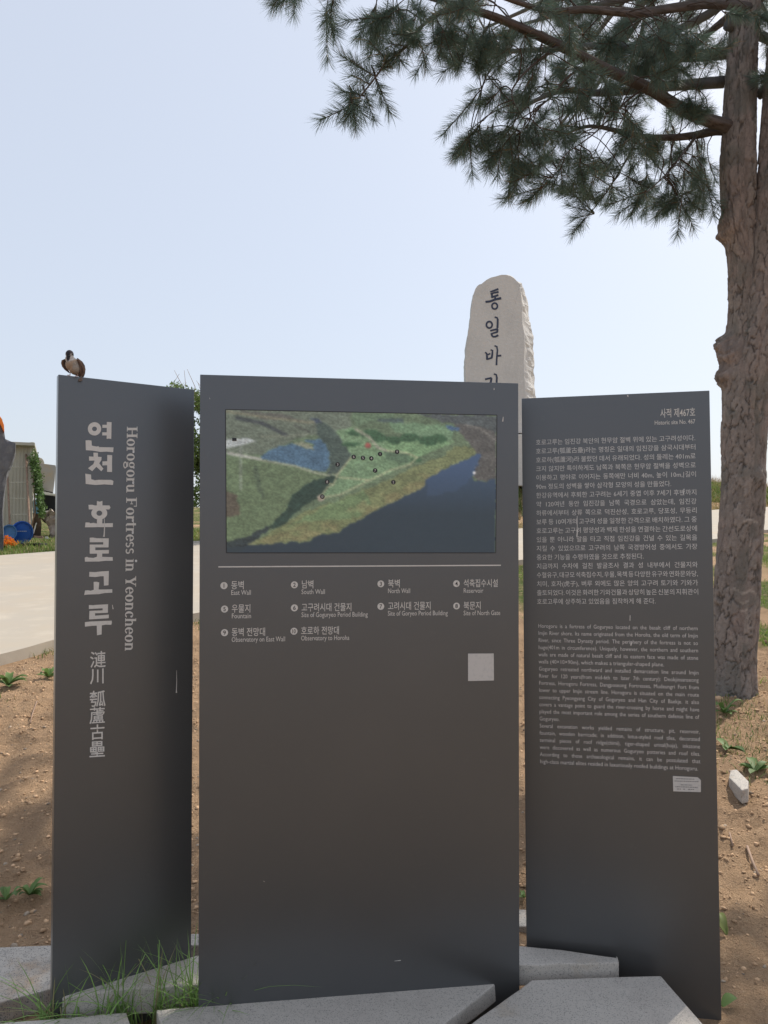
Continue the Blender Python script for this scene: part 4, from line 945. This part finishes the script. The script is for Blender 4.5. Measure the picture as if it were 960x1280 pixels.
def place_m(p, d, sc, roll):
    q = d.to_track_quat('Z', 'Y') @ Quaternion((0, 0, 1), roll); return Matrix.Translation(p) @ q.to_matrix().to_4x4() @ Matrix.Scale(sc, 4)
order = sorted(range(VIEW), key=lambda i: (SHOTS[i][0] - Vector((0, 0, EYE))).length)
for i in order[:290]:
    p, d, sc = SHOTS[i]; o = bpy.data.objects.new('needle_shoot', shoot_me[rs.randrange(5)]); COL.objects.link(o); o.parent = pine
    o.matrix_parent_inverse = Matrix.Translation(-root_loc(pine)); o.matrix_basis = place_m(p, d, sc, rs.uniform(0, 6.28))
Vs, Fs, Cs, n0 = [], [], [], 0
SA = []
for v_, f_, c_ in SH:
    tri = []
    for q in f_:
        tri.append(q[:3])
        if len(q) == 4: tri.append((q[0], q[2], q[3]))
    SA.append((np.array([tuple(x) for x in v_]), np.array(tri), np.array(c_)))
for p, d, sc in [SHOTS[i] for i in order[290:]] + FAR:
    a, t, c_ = SA[rs.randrange(5)]; m_ = np.array(place_m(p, d, sc, rs.uniform(0, 6.28))); Vs.append(a @ m_[:3, :3].T + m_[:3, 3]); Fs.append(t + n0); Cs.append(c_); n0 += len(a)
obj('needle_foliage', np.concatenate(Vs), np.concatenate(Fs), M['needle'], pine, cols=np.concatenate(Cs), kind='stuff')
print('shoots in view', VIEW, 'far', len(FAR))

# ------------------------------------------------------------------ leafy tree between the left and middle boards
def leaf_cloud(name, cen_fn, n, size, base, parent, seed, gap=0.0, mt='leaf', **kw):
    r = np.random.default_rng(seed); P = cen_fn(r, n); n = len(P)
    keep = fbm(P[:, 0] * 2.1 + 5, P[:, 2] * 2.1 + P[:, 1] * 1.3, 3, seed) > gap; P = P[keep]; n = len(P)
    a = r.normal(size=(n, 3)); a /= np.linalg.norm(a, axis=1)[:, None]; b = np.cross(a, r.normal(size=(n, 3))); b /= np.linalg.norm(b, axis=1)[:, None]
    s = size * r.uniform(.6, 1.3, (n, 1)); V = np.stack([P - a * s, P + b * s * .42, P + a * s, P - b * s * .42], 1).reshape(-1, 3)
    F = np.arange(n * 4).reshape(-1, 4); col = np.array(base) * (r.uniform(.6, 1.4, (n, 1)))
    return obj(name, V, F, M[mt], parent, cols=np.repeat(col, 4, 0), kind='stuff', **kw)
YB = 19.5
bb = at(262, 640, YB)
tree = thing('leafy_tree', (bb.x, YB, float(zg(bb.x, YB))), 'pale green leafy tree far behind, between the left and middle signboards', 'tree')
zb = float(zg(bb.x, YB)); zt = at(262, 487, YB).z
def crown(r, n):
    k = 64; cs = np.stack([r.uniform(at(232, 0, YB).x, at(330, 0, YB).x, k), YB + r.uniform(-.8, .8, k), r.uniform(zb + .3, zt - .25, k)], 1)
    cs[:8, 2] = zt - r.uniform(.15, .4, 8); cs[:8, 0] = np.linspace(at(236, 0, YB).x, at(320, 0, YB).x, 8)
    i = r.integers(0, k, n); d = r.normal(size=(n, 3)); d /= np.linalg.norm(d, axis=1)[:, None]; return cs[i] + d * (r.random((n, 1)) ** .4) * np.array([.32, .4, .3])
leaf_cloud('crown', crown, 26000, .05, (.13, .19, .055), tree, 5)
tube('trunk', [(bb.x, YB, zb - .1), (bb.x + .05, YB, zb + 1), (bb.x - .02, YB + .05, zb + 2), (bb.x + .1, YB, zt - .6)], [.10, .08, .06, .03], M['wood'], tree)
rt = random.Random(8); V = []; F = []; k_ = 0
for i in range(26):
    x = at(rt.uniform(212, 325), 0, YB).x; z0 = zt - .5; h = rt.uniform(.4, .95); y = YB + rt.uniform(-.5, .5)
    tv, tf = tube_arrays([(x, y, z0), (x + rt.uniform(-.1, .1), y, z0 + h * .5), (x + rt.uniform(-.25, .25), y, z0 + h)], [.012, .009, .004], 4, False); V += tv; F += [tuple(j + k_ for j in q) for q in tf]; k_ += len(tv)
obj('bare_twigs', V, F, M['wood'], tree, kind='stuff')

# ------------------------------------------------------------------ yard clutter on the far left
YS = 21.6
def back(px, d): q = ray(px, 640); return Vector((q.x / q.y * d, d, 0))
def wx(px, Y=YS): return at(px, 640, Y).x
def wz(py, Y=YS): return at(480, py, Y).z
zs = float(plane_z(YS))
sx0, sx1 = wx(-70), wx(38.5); zt_ = wz(553)
shed = thing('shed', ((sx0 + sx1) / 2, YS + 1.2, zs), 'beige metal-clad shed with a flat overhanging roof at the far left across the road', 'shed')
V = []; F = []; nn = 150
for i in range(nn):
    x = sx0 + (sx1 - sx0) * i / (nn - 1); y = YS - .012 * math.sin(i * 2 * math.pi / 6); V += [(x, y, zs - .2), (x, y, zt_)]
for i in range(nn - 1): F.append((2 * i, 2 * i + 2, 2 * i + 3, 2 * i + 1))
bd = back(42, 2.6); k = len(V); V += [(sx1 + bd.x, YS + 2.6, zs - .2), (sx1 + bd.x, YS + 2.6, zt_), (sx0 + bd.x, YS + 2.6, zs - .2), (sx0 + bd.x, YS + 2.6, zt_)]
F += [(2 * nn - 2, k, k + 1, 2 * nn - 1), (k, k + 2, k + 3, k + 1), (k + 2, 0, 1, k + 3)]
obj('wall', V, F, M['shed_wall'], shed)
bm = prism([(sx0 - .1, YS - .35, wz(549) - .02), (wx(48), YS - .30, wz(555)), (wx(48) + bd.x * 1.1, YS + 2.9, wz(562)), (sx0 - .1 + bd.x * 1.1, YS + 2.9, wz(549))], (0, 0, -.09)); bm_obj('roof', bm, M['shed_wall'], shed, bevel=.01)
bm_obj('corner_post', box((sx1 + .02, YS - .03, (zs + zt_) / 2), (.10, .06, zt_ - zs)), M['shed_wall'], shed, bevel=.005)
lad = thing('ladder', (wx(25), YS - .4, zs), 'narrow rusty ladder leaning against the beige shed at the far left', 'ladder')
yl0, yl1 = YS - 1.3, YS - .06
def lpt(px, py):                        # point on the leaning ladder
    t = (678 - py) / 110; Y = yl0 + (yl1 - yl0) * t; return at(px, py, Y)
tube('rail', [lpt(9, 590), lpt(11, 630), lpt(13.5, 678)], .028, M['wood'], lad); tube('rail', [lpt(32.6, 568), lpt(34.5, 610), lpt(36.5, 650), lpt(38, 680)], .03, M['wood'], lad)
for y, xa, xb in ((584, 9.5, 33), (603, 10, 34), (623, 11, 35), (643, 12, 36)): tube('rung', [lpt(xa, y), lpt(xb, y)], .013, M['beige'], lad, n=6)
def disc_thing(name, c, r, m, label, cat, rings_):
    t = thing(name, (c.x, c.y, c.z - r), label, cat)
    prof = rings_; V = []; F = []; n = 48
    for (rr, yy) in prof:
        for k in range(n): a = k * 2 * math.pi / n; V.append((c.x + math.cos(a) * r * rr + c.x / c.y * yy, c.y + yy, c.z + math.sin(a) * r * rr))
    for j in range(len(prof) - 1):
        for k in range(n): F.append((j * n + k, j * n + (k + 1) % n, (j + 1) * n + (k + 1) % n, (j + 1) * n + k))
    F.append(tuple(range(n))); F.append(tuple((len(prof) - 1) * n + k for k in range(n)))
    obj('tub', V, F, m, t); return t
PR = [(.02, .06), (.78, .06), (.80, .03), (.84, .03), (.86, .05), (.90, .0), (1, .0), (1, .05), (.94, .09), (.90, .55), (.02, .55)]
c0 = at(27.5, 665.5, 19.3); t = disc_thing('plastic_tub', c0, .30, M['blue'], 'large deep blue plastic tub standing on its side under the ladder', 'tub', PR)
k = Ink(Sheet(Vector((-20, c0.y, 0)), Vector((20, c0.y, 0))), -.04)
for i in range(7): k.stroke([(17.5 + i * 2.2, 664), (19.1 + i * 2.2, 664)], 1.1)
k.off = -.04; k.build('faded_lettering', M['sticker'], t)
c1 = at(11.5, 665.5, 19.1); disc_thing('plastic_tub', c1, .205, M['light_blue'], 'smaller light blue plastic tub on its side, left of the deep blue tub', 'tub', PR)
# dark netting heap
t = thing('netting_cover', (wx(-15, 17), 17, float(plane_z(17))), 'dark netting draped over a heap at the left edge of the view', 'netting')
ol = [(-45, 700), (-45, 500), (-20, 512), (-4, 517), (3, 524), (5, 535), (7.5, 549), (14, 552), (20.5, 554), (20.5, 562), (17, 574), (13, 583), (9, 594), (7, 612), (4, 640), (5, 665), (3.5, 692)]
bm = prism([at(x, y, 16.9) for x, y in ol], back(0, 1.4)); bmesh.ops.triangulate(bm, faces=bm.faces); bmesh.ops.subdivide_edges(bm, edges=bm.edges, cuts=3, use_grid_fill=True)
for v in bm.verts: 
    if v.co.y < 17.6: v.co.y += (float(fbm(v.co.x * 2.2 + v.co.z * .5, v.co.z * .9, 3, 6)) - .5) * .35
bm_obj('net', bm, M['tarp'], t, smooth=True)
o = bm_obj('orange_cloth', prism([at(x, y, 16.75) for x, y in ((-8, 512), (-4, 515), (2, 523), (5, 531), (5.5, 540), (3.5, 536), (1, 531), (-3, 524), (-8, 519))], back(0, .2)), M['orange'], None, bevel=.01)
o['label'] = 'orange cloth tied over the top edge of the dark netting'; o['category'] = 'cloth'
# orange flowers in a heap
fp = at(10, 684, 17.8); t = thing('flower_clump', (fp.x, fp.y, float(zg(fp.x, fp.y))), 'clump of bright orange flowers at the foot of the dark netting', 'flowers')
r = np.random.default_rng(2); P = np.stack([r.normal(fp.x, .075, 110), r.normal(fp.y, .08, 110), fp.z + np.abs(r.normal(0, .09, 110))], 1)
def petals(P, s, r):
    n = len(P); V = np.zeros((n, 5, 4, 3)); 
    for k in range(5):
        a = k * 1.2566 + r.uniform(0, 6, n); d = np.stack([np.cos(a), -.5 * np.ones(n), np.sin(a)], 1); e = np.stack([-np.sin(a), np.zeros(n), np.cos(a)], 1)
        V[:, k, 0] = P; V[:, k, 1] = P + d * s * .6 + e * s * .35; V[:, k, 2] = P + d * s; V[:, k, 3] = P + d * s * .6 - e * s * .35
    return V.reshape(-1, 3), np.arange(n * 20).reshape(-1, 4)
V, F = petals(P, .05, r); obj('petals', V, F, M['orange'], t, kind='stuff')
leaf_cloud('leaves', lambda r, n: np.stack([r.normal(fp.x, .12, n), r.normal(fp.y + .05, .1, n), fp.z - .05 + np.abs(r.normal(0, .05, n))], 1), 160, .05, (.08, .13, .03), t, 3)
# black crate / pallet
YP = 18.3; a = at(18, 684, YP); b2 = at(50, 684, YP)
t = thing('pallet', ((a.x + b2.x) / 2, YP, a.z - .06), 'low black plastic pallet under the blue tubs', 'pallet')
bm_obj('deck', box(((a.x + b2.x) / 2, YP + .2, wz(680.5, YP)), (b2.x - a.x, .4, .06)), M['black'], t, bevel=.006)
for px in (20, 34, 48): bm_obj('foot', box((wx(px, YP), YP + .2, wz(684.5, YP)), (.08, .36, .12)), M['black'], t)
# vine
vy = YS - .2
t = thing('vine', (wx(46), vy, zs), 'green climbing vine hanging down the right side of the beige shed', 'vine')
def vine(r, n):
    s = r.random(n); px = 42.5 + 10 * s + r.normal(0, 3.0 - s, n); py = 570 + s * 72 + r.normal(0, 4, n)
    d = np.array([tuple(at(x, y, vy + q)) for x, y, q in zip(px, py, r.normal(0, .15, n))]); return d
leaf_cloud('foliage', vine, 1700, .055, (.10, .17, .05), t, 9); tube('stem', [(wx(41), vy, zs), at(44, 640, vy), at(42, 600, vy), at(43, 572, vy)], .02, M['wood'], t)
def flat_thing(name, pts, Y, dep, m, label, cat, parts='body'):
    P = [at(x, y, Y) for x, y in pts]; c = sum(P, Vector()) / len(P)
    t = thing(name, (c.x, Y + dep / 2, min(p.z for p in P)), label, cat); bm_obj(parts, prism(P, back(pts[0][0] + 4, dep)), M[m] if isinstance(m, str) else m, t, bevel=.012); return t
flat_thing('water_tank', [(44 + 6 * math.cos(a) + 5.5, 580 - 8 * math.sin(a)) for a in np.linspace(0, math.pi, 14)], 24, .9, 'beige', 'domed beige tank top showing above the grey sheet cover', 'tank')
flat_thing('sheet_cover', [(45, 579), (58, 580), (69.5, 581.5), (68.5, 600), (66.5, 615.5), (57, 613.5), (46, 612)], 23, .9, 'grey_sheet', 'stained grey sheet cover over a frame between the shed and the left signboard', 'cover')
flat_thing('plank', [(43, 613), (60, 615.5), (70, 617.5), (72, 620), (58, 618.5), (44, 615.5)], 22.6, .3, 'white', 'pale weathered plank lying under the stained grey sheet cover', 'plank')
flat_thing('dark_interior', [(51, 618), (72, 620), (72, 640), (54, 641), (52, 630)], 22.9, .9, 'black', 'dark shaded interior below the pale plank, put in as a black block', 'crate')  # shade of the dark interior under the cover, put in as a black block
flat_thing('plastic_sheet', [(38.5, 625), (44, 624), (48, 627), (50, 642.5), (38.5, 641)], 22, .6, 'teal', 'faded blue plastic sheet hanging behind the vine', 'plastic sheet')
flat_thing('cardboard_box', [(38.5, 641.5), (50, 643), (52, 655), (51, 671), (38.5, 672)], 22.05, .6, 'brown', 'dark brown weathered box under the faded blue plastic sheet', 'box')
o = tube('stick', [at(41.5, 667, 21.6), at(45.5, 654, 21.9)], .02, M['white']); o['label'] = 'short white stick leaning on the dark brown box'; o['category'] = 'stick'
t = thing('crumpled_tarp', (wx(63, 22), 22, zs), 'crumpled pale brown tarp heaped beside the left signboard edge', 'tarp')
bm = prism([at(x, y, 21.9) for x, y in ((51, 645), (57, 640), (64.5, 635.5), (70, 641), (76, 650), (76, 674), (62, 673), (61, 665), (57, 655), (52, 650))], back(60, .9)); bmesh.ops.triangulate(bm, faces=bm.faces); bmesh.ops.subdivide_edges(bm, edges=bm.edges, cuts=3, use_grid_fill=True)
for v in bm.verts: v.co += Vector((0, (float(fbm(v.co.x * 5, v.co.z * 4 + v.co.y, 3, 9)) - .5) * .8, 0))
bm_obj('tarp', bm, M['cloth'], t)
flat_thing('wooden_crate', [(42, 669.5), (57, 671), (57, 676.5), (42, 676)], 21.2, .4, M['wood'], 'low wooden crate on the grass right of the black pallet', 'crate')
flat_thing('white_bag', [(56, 671), (59, 670.5), (62.5, 674), (62.5, 677.5), (58, 677)], 21.1, .2, 'white', 'small white bag on the grass beside the low wooden crate', 'bag')
flat_thing('fence_post', [(69, 583), (72.5, 583), (72.5, 672), (69, 672)], 22.6, .1, 'grey_sheet', 'grey post just left of the left signboard edge, across the road', 'post')

# ------------------------------------------------------------------ grasses, reeds, weeds
def verge(r, n):
    x = r.uniform(-14, 6, n); fy = road_y(RFp, x); y = fy + .15 + r.random(n) ** 1.2 * 6.5
    m_ = (fbm(x * 1.2, y * 1.2, 3, 71) > .36) & (x < 3.5); return x[m_], y[m_]
grass_field('verge_grass', 34000, verge, (.05, .22), (.012, .022), 'bright green short grass along the far side of the road', (.17, .25, .05), .18, 5)
def bank(r, n):
    x = r.uniform(2, 34, n); fy = road_y(RFp, x); y = fy + 2.6 + r.random(n) * 5.5
    m_ = (fbm(x * .7, y * .9, 3, 81) > .30); return x[m_], y[m_]
grass_field('bank_grass', 42000, bank, (.12, .38), (.03, .055), 'green grass covering the bank beyond the road', (.15, .21, .05), .25, 6)
def bank2(r, n):
    x = r.uniform(2, 34, n); fy = road_y(RFp, x); return x, fy + .5 + r.random(n) * 3.2
grass_field('dry_bank_grass', 9000, bank2, (.08, .28), (.03, .05), 'sparse dry grass on the foot of the bank', (.26, .21, .09), .5, 7)
def reedf(r, n):
    x = r.uniform(1, 36, n); fy = road_y(RFp, x); return x, fy + 7.5 + r.random(n) * 2.5
grass_field('reeds', 5000, reedf, (.5, 1.05), (.03, .06), 'dry pinkish reeds along the crest of the bank', (.48, .36, .27), .5, 8, 'dry', .12)
def near_grass(r, n):
    x = r.uniform(2.2, 14, n); y = 5.7 + r.random(n) ** 1.2 * 16; ny_ = road_y(RNp, x)
    m_ = (fbm(x * .9, y * .9, 4, 21) > .43) & (y < ny_ - .3); return x[m_], y[m_]
grass_field('lawn_patches', 75000, near_grass, (.03, .11), (.006, .012), 'patches of short bright grass on the ground beyond the pine', (.20, .29, .05), .12, 9)
def rgrass(r, n):
    cx = r.choice([2.15, 2.35, 2.05, 2.5, -3.0], n); cy = r.choice([4.3, 4.7, 3.9, 5.25], n); x = cx + r.normal(0, .16, n); y = cy + r.normal(0, .18, n); return x, y
grass_field('weed_patch', 2000, rgrass, (.02, .07), (.004, .008), 'sparse weeds on the soil right of the right signboard', (.14, .20, .05), .25, 10)
def edge_weeds(r, n):
    x = r.uniform(-3.6, 3, n); ny_ = road_y(RNp, x); y = ny_ - .05 - r.random(n) * .5
    m_ = fbm(x * 2.3, y * 2.3, 3, 31) > .60; return x[m_], y[m_]
grass_field('roadside_weeds', 3000, edge_weeds, (.03, .09), (.005, .01), 'little weeds along the near edge of the road', (.13, .20, .05), .2, 12)
# foreground grass tuft between the slabs
def tuft(name, spots, hr, label, seed, wr=(.0035, .0065), lean=.6, base=(.22, .36, .10), n=1):
    r = np.random.default_rng(seed); P = []
    for (px, py, z, k, sp) in spots:
        c_ = at_z(px, py, z); P += [(c_.x + r.normal(0, sp), c_.y + r.normal(0, sp * .5), z) for _ in range(k)]
    P = np.array(P); n = len(P); cen_ = P.mean(0)
    t = thing(name, tuple(cen_), label, 'grass tuft'); col = np.array(base) * r.uniform(.6, 1.35, (n, 1)); d = r.random(n) < .1; col[d] = (.3, .27, .14)
    V, F, C_ = blades(P, r.uniform(*hr, n), r.uniform(*wr, n), r.uniform(.1, 2 * lean, n), col, r, 6)
    obj('blades', V, F, M['leaf'], t, cols=C_, kind='stuff'); return t
tuft('grass_tuft', [(160, 1288, .155, 26, .02), (200, 1286, .155, 34, .02), (236, 1283, .155, 50, .016), (262, 1281, .155, 50, .014), (284, 1279, .155, 30, .010)], (.10, .27), 'long green grass tuft between the slabs in front of the left and middle signboards', 4, lean=.6)
tuft('grass_tuft', [(55, 1292, .155, 26, .02), (90, 1292, .155, 30, .02), (130, 1292, .155, 26, .02)], (.08, .22), 'thin grass tuft beside the bottom corner of the left signboard', 6, lean=.8)
def weed(px, py, n, ln, wd, label, seed, col=(.13, .21, .06), up=.35):
    r = random.Random(seed); d = ray(px, py)
    Y = 3.0
    for _ in range(30): p = at(px, py, Y); zz = float(zg(p.x, Y)); Y += (p.z - zz) / .25 * .3 if abs(p.z - zz) > .001 else 0; Y = max(2.2, min(Y, 25))
    p = at(px, py, Y); p.z = float(zg(p.x, p.y)); t = thing('weed', tuple(p), label, 'weed')
    for i in range(n):
        a = r.uniform(0, 6.283); l = ln * r.uniform(.7, 1.2); w_ = wd * r.uniform(.8, 1.2); u = r.uniform(.1, 2 * up); V = []; F = []; seg = 6
        e = Vector((math.cos(a), math.sin(a), 0)); s = Vector((-math.sin(a), math.cos(a), 0))
        for k in range(seg + 1):
            q = k / seg; hw = w_ * math.sin(math.pi * min(1, q * .93 + .07)) ** .7 * .5; c_ = p + e * l * q + Vector((0, 0, l * u * math.sin(q * 2.2) + .008))
            V += [c_ - s * hw + Vector((0, 0, hw * .4)), c_ + Vector((0, 0, -hw * .1)), c_ + s * hw + Vector((0, 0, hw * .4))]
        for k in range(seg): b = 3 * k; F += [(b, b + 1, b + 4, b + 3), (b + 1, b + 2, b + 5, b + 4)]
        g = r.uniform(.75, 1.3); obj('leaf', V, F, M['leaf'], t, cols=np.tile(np.array(col) * g, (len(V), 1)), smooth=True)
weed(10, 858, 11, .13, .05, 'leafy green weed on sunlit soil at the left edge near the road', 1)
weed(60, 848, 9, .11, .04, 'leafy green weed beside the road just left of the left signboard', 2)
weed(36, 1122, 12, .06, .018, 'small straggly weed on the shaded soil left of the left signboard', 3)
weed(8, 1128, 6, .05, .02, 'tiny weed at the left edge on shaded soil', 4)
weed(905, 893, 8, .12, .035, 'leafy weed near the foot of the pine trunk', 5)
weed(910, 938, 6, .12, .045, 'broad-leaved weed touching the right signboard edge above the loose stone', 6, up=.2)
weed(945, 965, 7, .13, .04, 'broad-leaved weed right of the loose stone', 7, up=.2)
weed(908, 1172, 5, .07, .028, 'pale green weed low beside the right signboard', 8, (.22, .26, .07))
weed(903, 1262, 3, .06, .035, 'single broad green leaf cluster at the bottom of the right signboard', 9)
weed(655, 1125, 5, .05, .014, 'small weed seen in the gap left of the right signboard', 10)
# loose stone
sp_ = [(913, 961), (921, 960), (936, 975), (935, 984), (927, 986), (911, 970)]
z_ = float(zg(at_z(922, 972, .3).x, 4.0)) + .05
slp = [at_z(x, y, .28) for x, y in sp_]; cc = sum(slp, Vector()) / 6; gz = float(zg(cc.x, cc.y))
k = (EYE - (gz + .05)) / (EYE - cc.z); slp = [Vector((p.x * k, p.y * k, gz + .045)) for p in slp]; cc = sum(slp, Vector()) / 6
t = thing('loose_stone', (cc.x, cc.y, float(zg(cc.x, cc.y))), 'pale oblong stone lying on the soil right of the right signboard', 'stone')
bm_obj('stone_body', prism(slp, (0, 0, -.07)), M['granite_dusty'], t, bevel=.008)
def sticks(name, pts, r_, label):
    P = []
    for px, py in pts:
        Y = 3.
        for _ in range(40): p = at(px, py, Y); Y += (p.z - float(zg(p.x, Y))) * 1.0; Y = max(2.2, min(Y, 20))
        p = at(px, py, Y); p.z = float(zg(p.x, p.y)) + .008; P.append(p)
    o = tube(name, P, r_, M['wood'], n=6); o['label'] = label; o['category'] = 'twig'
sticks('fallen_twig', [(934, 1060), (941, 1080), (948, 1096)], .006, 'fallen brown twig on the soil low on the right')
sticks('fallen_twig', [(46, 878), (40, 895), (38, 905)], .004, 'thin bent fallen twig on the soil left of the left signboard')
sticks('fallen_twig', [(912, 1043), (916, 1060)], .004, 'short pale fallen twig beside the right signboard')

r = np.random.default_rng(44); n = 5200
x = r.uniform(-3.2, 3.4, n); y = r.uniform(2.45, 7.0, n); kp = (y < road_y(RNp, x) - .2) & (fbm(x * 1.4, y * 1.4, 3, 91) > r.uniform(.3, .62, n)); x, y = x[kp], y[kp]; n = len(x); z = zg(x, y) + .004
a = r.uniform(0, 6.283, n); l_ = r.uniform(.02, .06, n); dx, dy = np.cos(a) * l_, np.sin(a) * l_; px_, py_ = -np.sin(a) * .0011, np.cos(a) * .0011
V = np.stack([np.stack([x - px_, y - py_, z], 1), np.stack([x + px_, y + py_, z], 1), np.stack([x + dx, y + dy, zg(x + dx, y + dy) + r.uniform(.003, .014, n)], 1)], 1).reshape(-1, 3)
obj('needle_litter', V, np.arange(n * 3).reshape(-1, 3), M['dry'], cols=np.repeat(np.array([.34, .22, .12]) * r.uniform(.5, 1.3, (n, 1)), 3, 0), kind='stuff', label='fallen dry pine needles scattered over the soil')
# ------------------------------------------------------------------ sparrow on the left board
edge = shL.w([shL.uv(85, 469.2)], -.012)[0]; zt2 = float(at(85, 468.9, edge[1]).z)
U = 924 / edge[1]                                      # pixels per metre there
def bp(px, py, dy=0.0): return at(px, py, float(edge[1]) + dy)
bird = thing('sparrow', (edge[0], edge[1], zt2), 'small brown sparrow with dark cap and bib perched on top of the left signboard', 'bird')
bm = bmesh.new()
def blob(c, r, rot=0):
    m_ = Matrix.Translation(c) @ Matrix.Rotation(rot, 4, 'Y') @ Matrix.Diagonal((*r, 1)); bmesh.ops.create_icosphere(bm, subdivisions=3, radius=1, matrix=m_)
px1 = 1 / U
blob(bp(87, 443), (4.9 * px1, .0115, 5.6 * px1)); blob(bp(87.5, 449, .003), (5.8 * px1, .014, 5.4 * px1)); blob(bp(91, 456, .008), (8.6 * px1, .022, 8.8 * px1), .25); blob(bp(94.5, 461, .012), (8.0 * px1, .022, 8.0 * px1), .4); blob(bp(98, 465.5, .02), (4.2 * px1, .016, 5 * px1), .4)
me = bpy.data.meshes.new('body'); bm.to_mesh(me); bm.free(); body = link('body', me, None, bird)
md = body.modifiers.new('r', 'REMESH'); md.mode = 'VOXEL'; md.voxel_size = .0009; md2 = body.modifiers.new('s', 'SMOOTH'); md2.iterations = 8; md2.factor = .6
bpy.context.view_layer.update(); ev = body.evaluated_get(bpy.context.evaluated_depsgraph_get()); me2 = bpy.data.meshes.new_from_object(ev); body.modifiers.clear(); body.data = me2
n = len(me2.vertices); co = np.zeros(n * 3); me2.vertices.foreach_get('co', co); co = co.reshape(-1, 3)
def d_(px, py, rx, ry, w_=.35):
    c_ = np.array(bp(px, py)); k = np.hypot((co[:, 0] - c_[0]) * U / rx, (co[:, 2] - c_[2]) * U / ry); return np.clip((1 - k) / w_ + .5, 0, 1)[:, None]
cl = np.tile(np.array([.34, .25, .18]), (n, 1)); front = (co[:, 1] < edge[1] + .004)[:, None]
def pa(m_, colr):
    global cl; cl = cl * (1 - m_) + np.array(colr) * m_
pa(d_(97, 460, 5, 8), (.30, .26, .22)); pa(d_(88, 447, 7.0, 6.0), (.46, .42, .38)); pa(d_(86.5, 439.5, 6.8, 4.6), (.075, .060, .062)); pa(d_(87, 446, 2.5, 7.0), (.035, .033, .04)); pa(d_(92.3, 443.5, 1.3, 1.8), (.03, .03, .03)); pa(d_(82.6, 443.5, .9, 1.6), (.03, .03, .03))
back_ = np.clip((co[:, 1] - edge[1] - .012) / .006, 0, 1)[:, None]; pa(back_, (.12, .07, .045))
cl *= (.85 + .3 * noise2(co[:, 0] * 900, co[:, 2] * 500, 3))[:, None]
ca = me2.color_attributes.new('tint', 'FLOAT_COLOR', 'POINT'); cc_ = np.ones((n, 4), np.float32); cc_[:, :3] = cl; ca.data.foreach_set('color', cc_.ravel()); me2.materials.clear(); me2.materials.append(M['feather']); me2.polygons.foreach_set('use_smooth', [True] * len(me2.polygons))
def wing(pts, th_, y0, y1):
    bm = bmesh.new(); n_r = 10; rows = []
    for i, (cx, cy, hw) in enumerate(pts):
        t = i / (len(pts) - 1); c_ = bp(cx, cy, y0 + (y1 - y0) * t); row = []
        for k in range(12):
            a = k * 2 * math.pi / 12; row.append(bm.verts.new(c_ + Vector((math.cos(a) * hw * px1, math.sin(a) * th_ * (1 if 0 < i < len(pts) - 1 else .3), 0))))
        rows.append(row)
    for a, b in zip(rows[:-1], rows[1:]):
        for k in range(12): bm.faces.new((a[k], a[(k + 1) % 12], b[(k + 1) % 12], b[k]))
    bm.faces.new(rows[0]); bm.faces.new(rows[-1][::-1]); o = bm_obj('wing', bm, M['feather'], bird, smooth=True)
    me = o.data; n = len(me.vertices); z = np.array([v.co.z for v in me.vertices]); x = np.array([v.co.x for v in me.vertices]); s = (np.sin(z * 2200 + x * 900) > .3)[:, None]
    a = me.color_attributes.new('tint', 'FLOAT_COLOR', 'POINT'); c_ = np.ones((n, 4), np.float32); c_[:, :3] = np.where(s, (.075, .05, .04), (.17, .105, .07)); a.data.foreach_set('color', c_.ravel())
wing([(97, 448, .8), (100, 451.5, 2.4), (102.2, 456, 3.0), (103.2, 461, 3.0), (103, 466, 2.4), (102, 470, 1.4), (101, 472.5, .5)], .014, .008, .02)
wing([(82, 449, .8), (80, 451.5, 1.9), (79.4, 455, 2.1), (80.5, 459, 2.0), (83.5, 463, 1.7), (86.5, 466, .8)], .013, .008, .02)
bm = prism([bp(98, 464, .022), bp(102.5, 464, .022), bp(102.5, 476, .0), bp(98, 476.5, .0)], (0, .002, 0)); o = bm_obj('tail', bm, M['feather'], bird); a = o.data.color_attributes.new('tint', 'FLOAT_COLOR', 'POINT'); c_ = np.ones((len(o.data.vertices), 4), np.float32); c_[:, :3] = (.16, .115, .09); a.data.foreach_set('color', c_.ravel())
V = []; F = []; b0 = bp(86.3, 444.5, -.009); V = [b0 + Vector((-1.3 * px1, 0, .0016)), b0 + Vector((1.3 * px1, 0, .0016)), b0 + Vector((1.2 * px1, 0, -.0022)), b0 + Vector((-1.2 * px1, 0, -.0022)), b0 + Vector((-.0004, -.009, -.0016))]
obj('beak', V, [(0, 1, 4), (1, 2, 4), (2, 3, 4), (3, 0, 4), (0, 3, 2, 1)], M['beak'], bird)
for px, dy in ((82.8, -.003), (91.2, -.003)):
    bm = bmesh.new(); bmesh.ops.create_icosphere(bm, subdivisions=2, radius=.0014, matrix=Matrix.Translation(bp(px, 442.2, dy - .004))); bm_obj('eye', bm, M['beak'], bird, smooth=True)
for px in (88, 97.5):
    a = bp(px, 464, .012); b = bp(px - .6, 469 + (px - 88) * .11, -.001); V, F = tube_arrays([a, b], .0011, 6)
    for q in (-1.6, 0, 1.7):
        tv, tf = tube_arrays([b, b + Vector((q * px1, -.007, -.001)), b + Vector((q * px1 * 1.2, -.010, -.005))], [.0009, .0009, .0005], 5); k = len(V); V += tv; F += [tuple(i + k for i in t_) for t_ in tf]
    obj('leg', V, F, M['foot'], bird, smooth=True)
print('objects', len(bpy.data.objects))
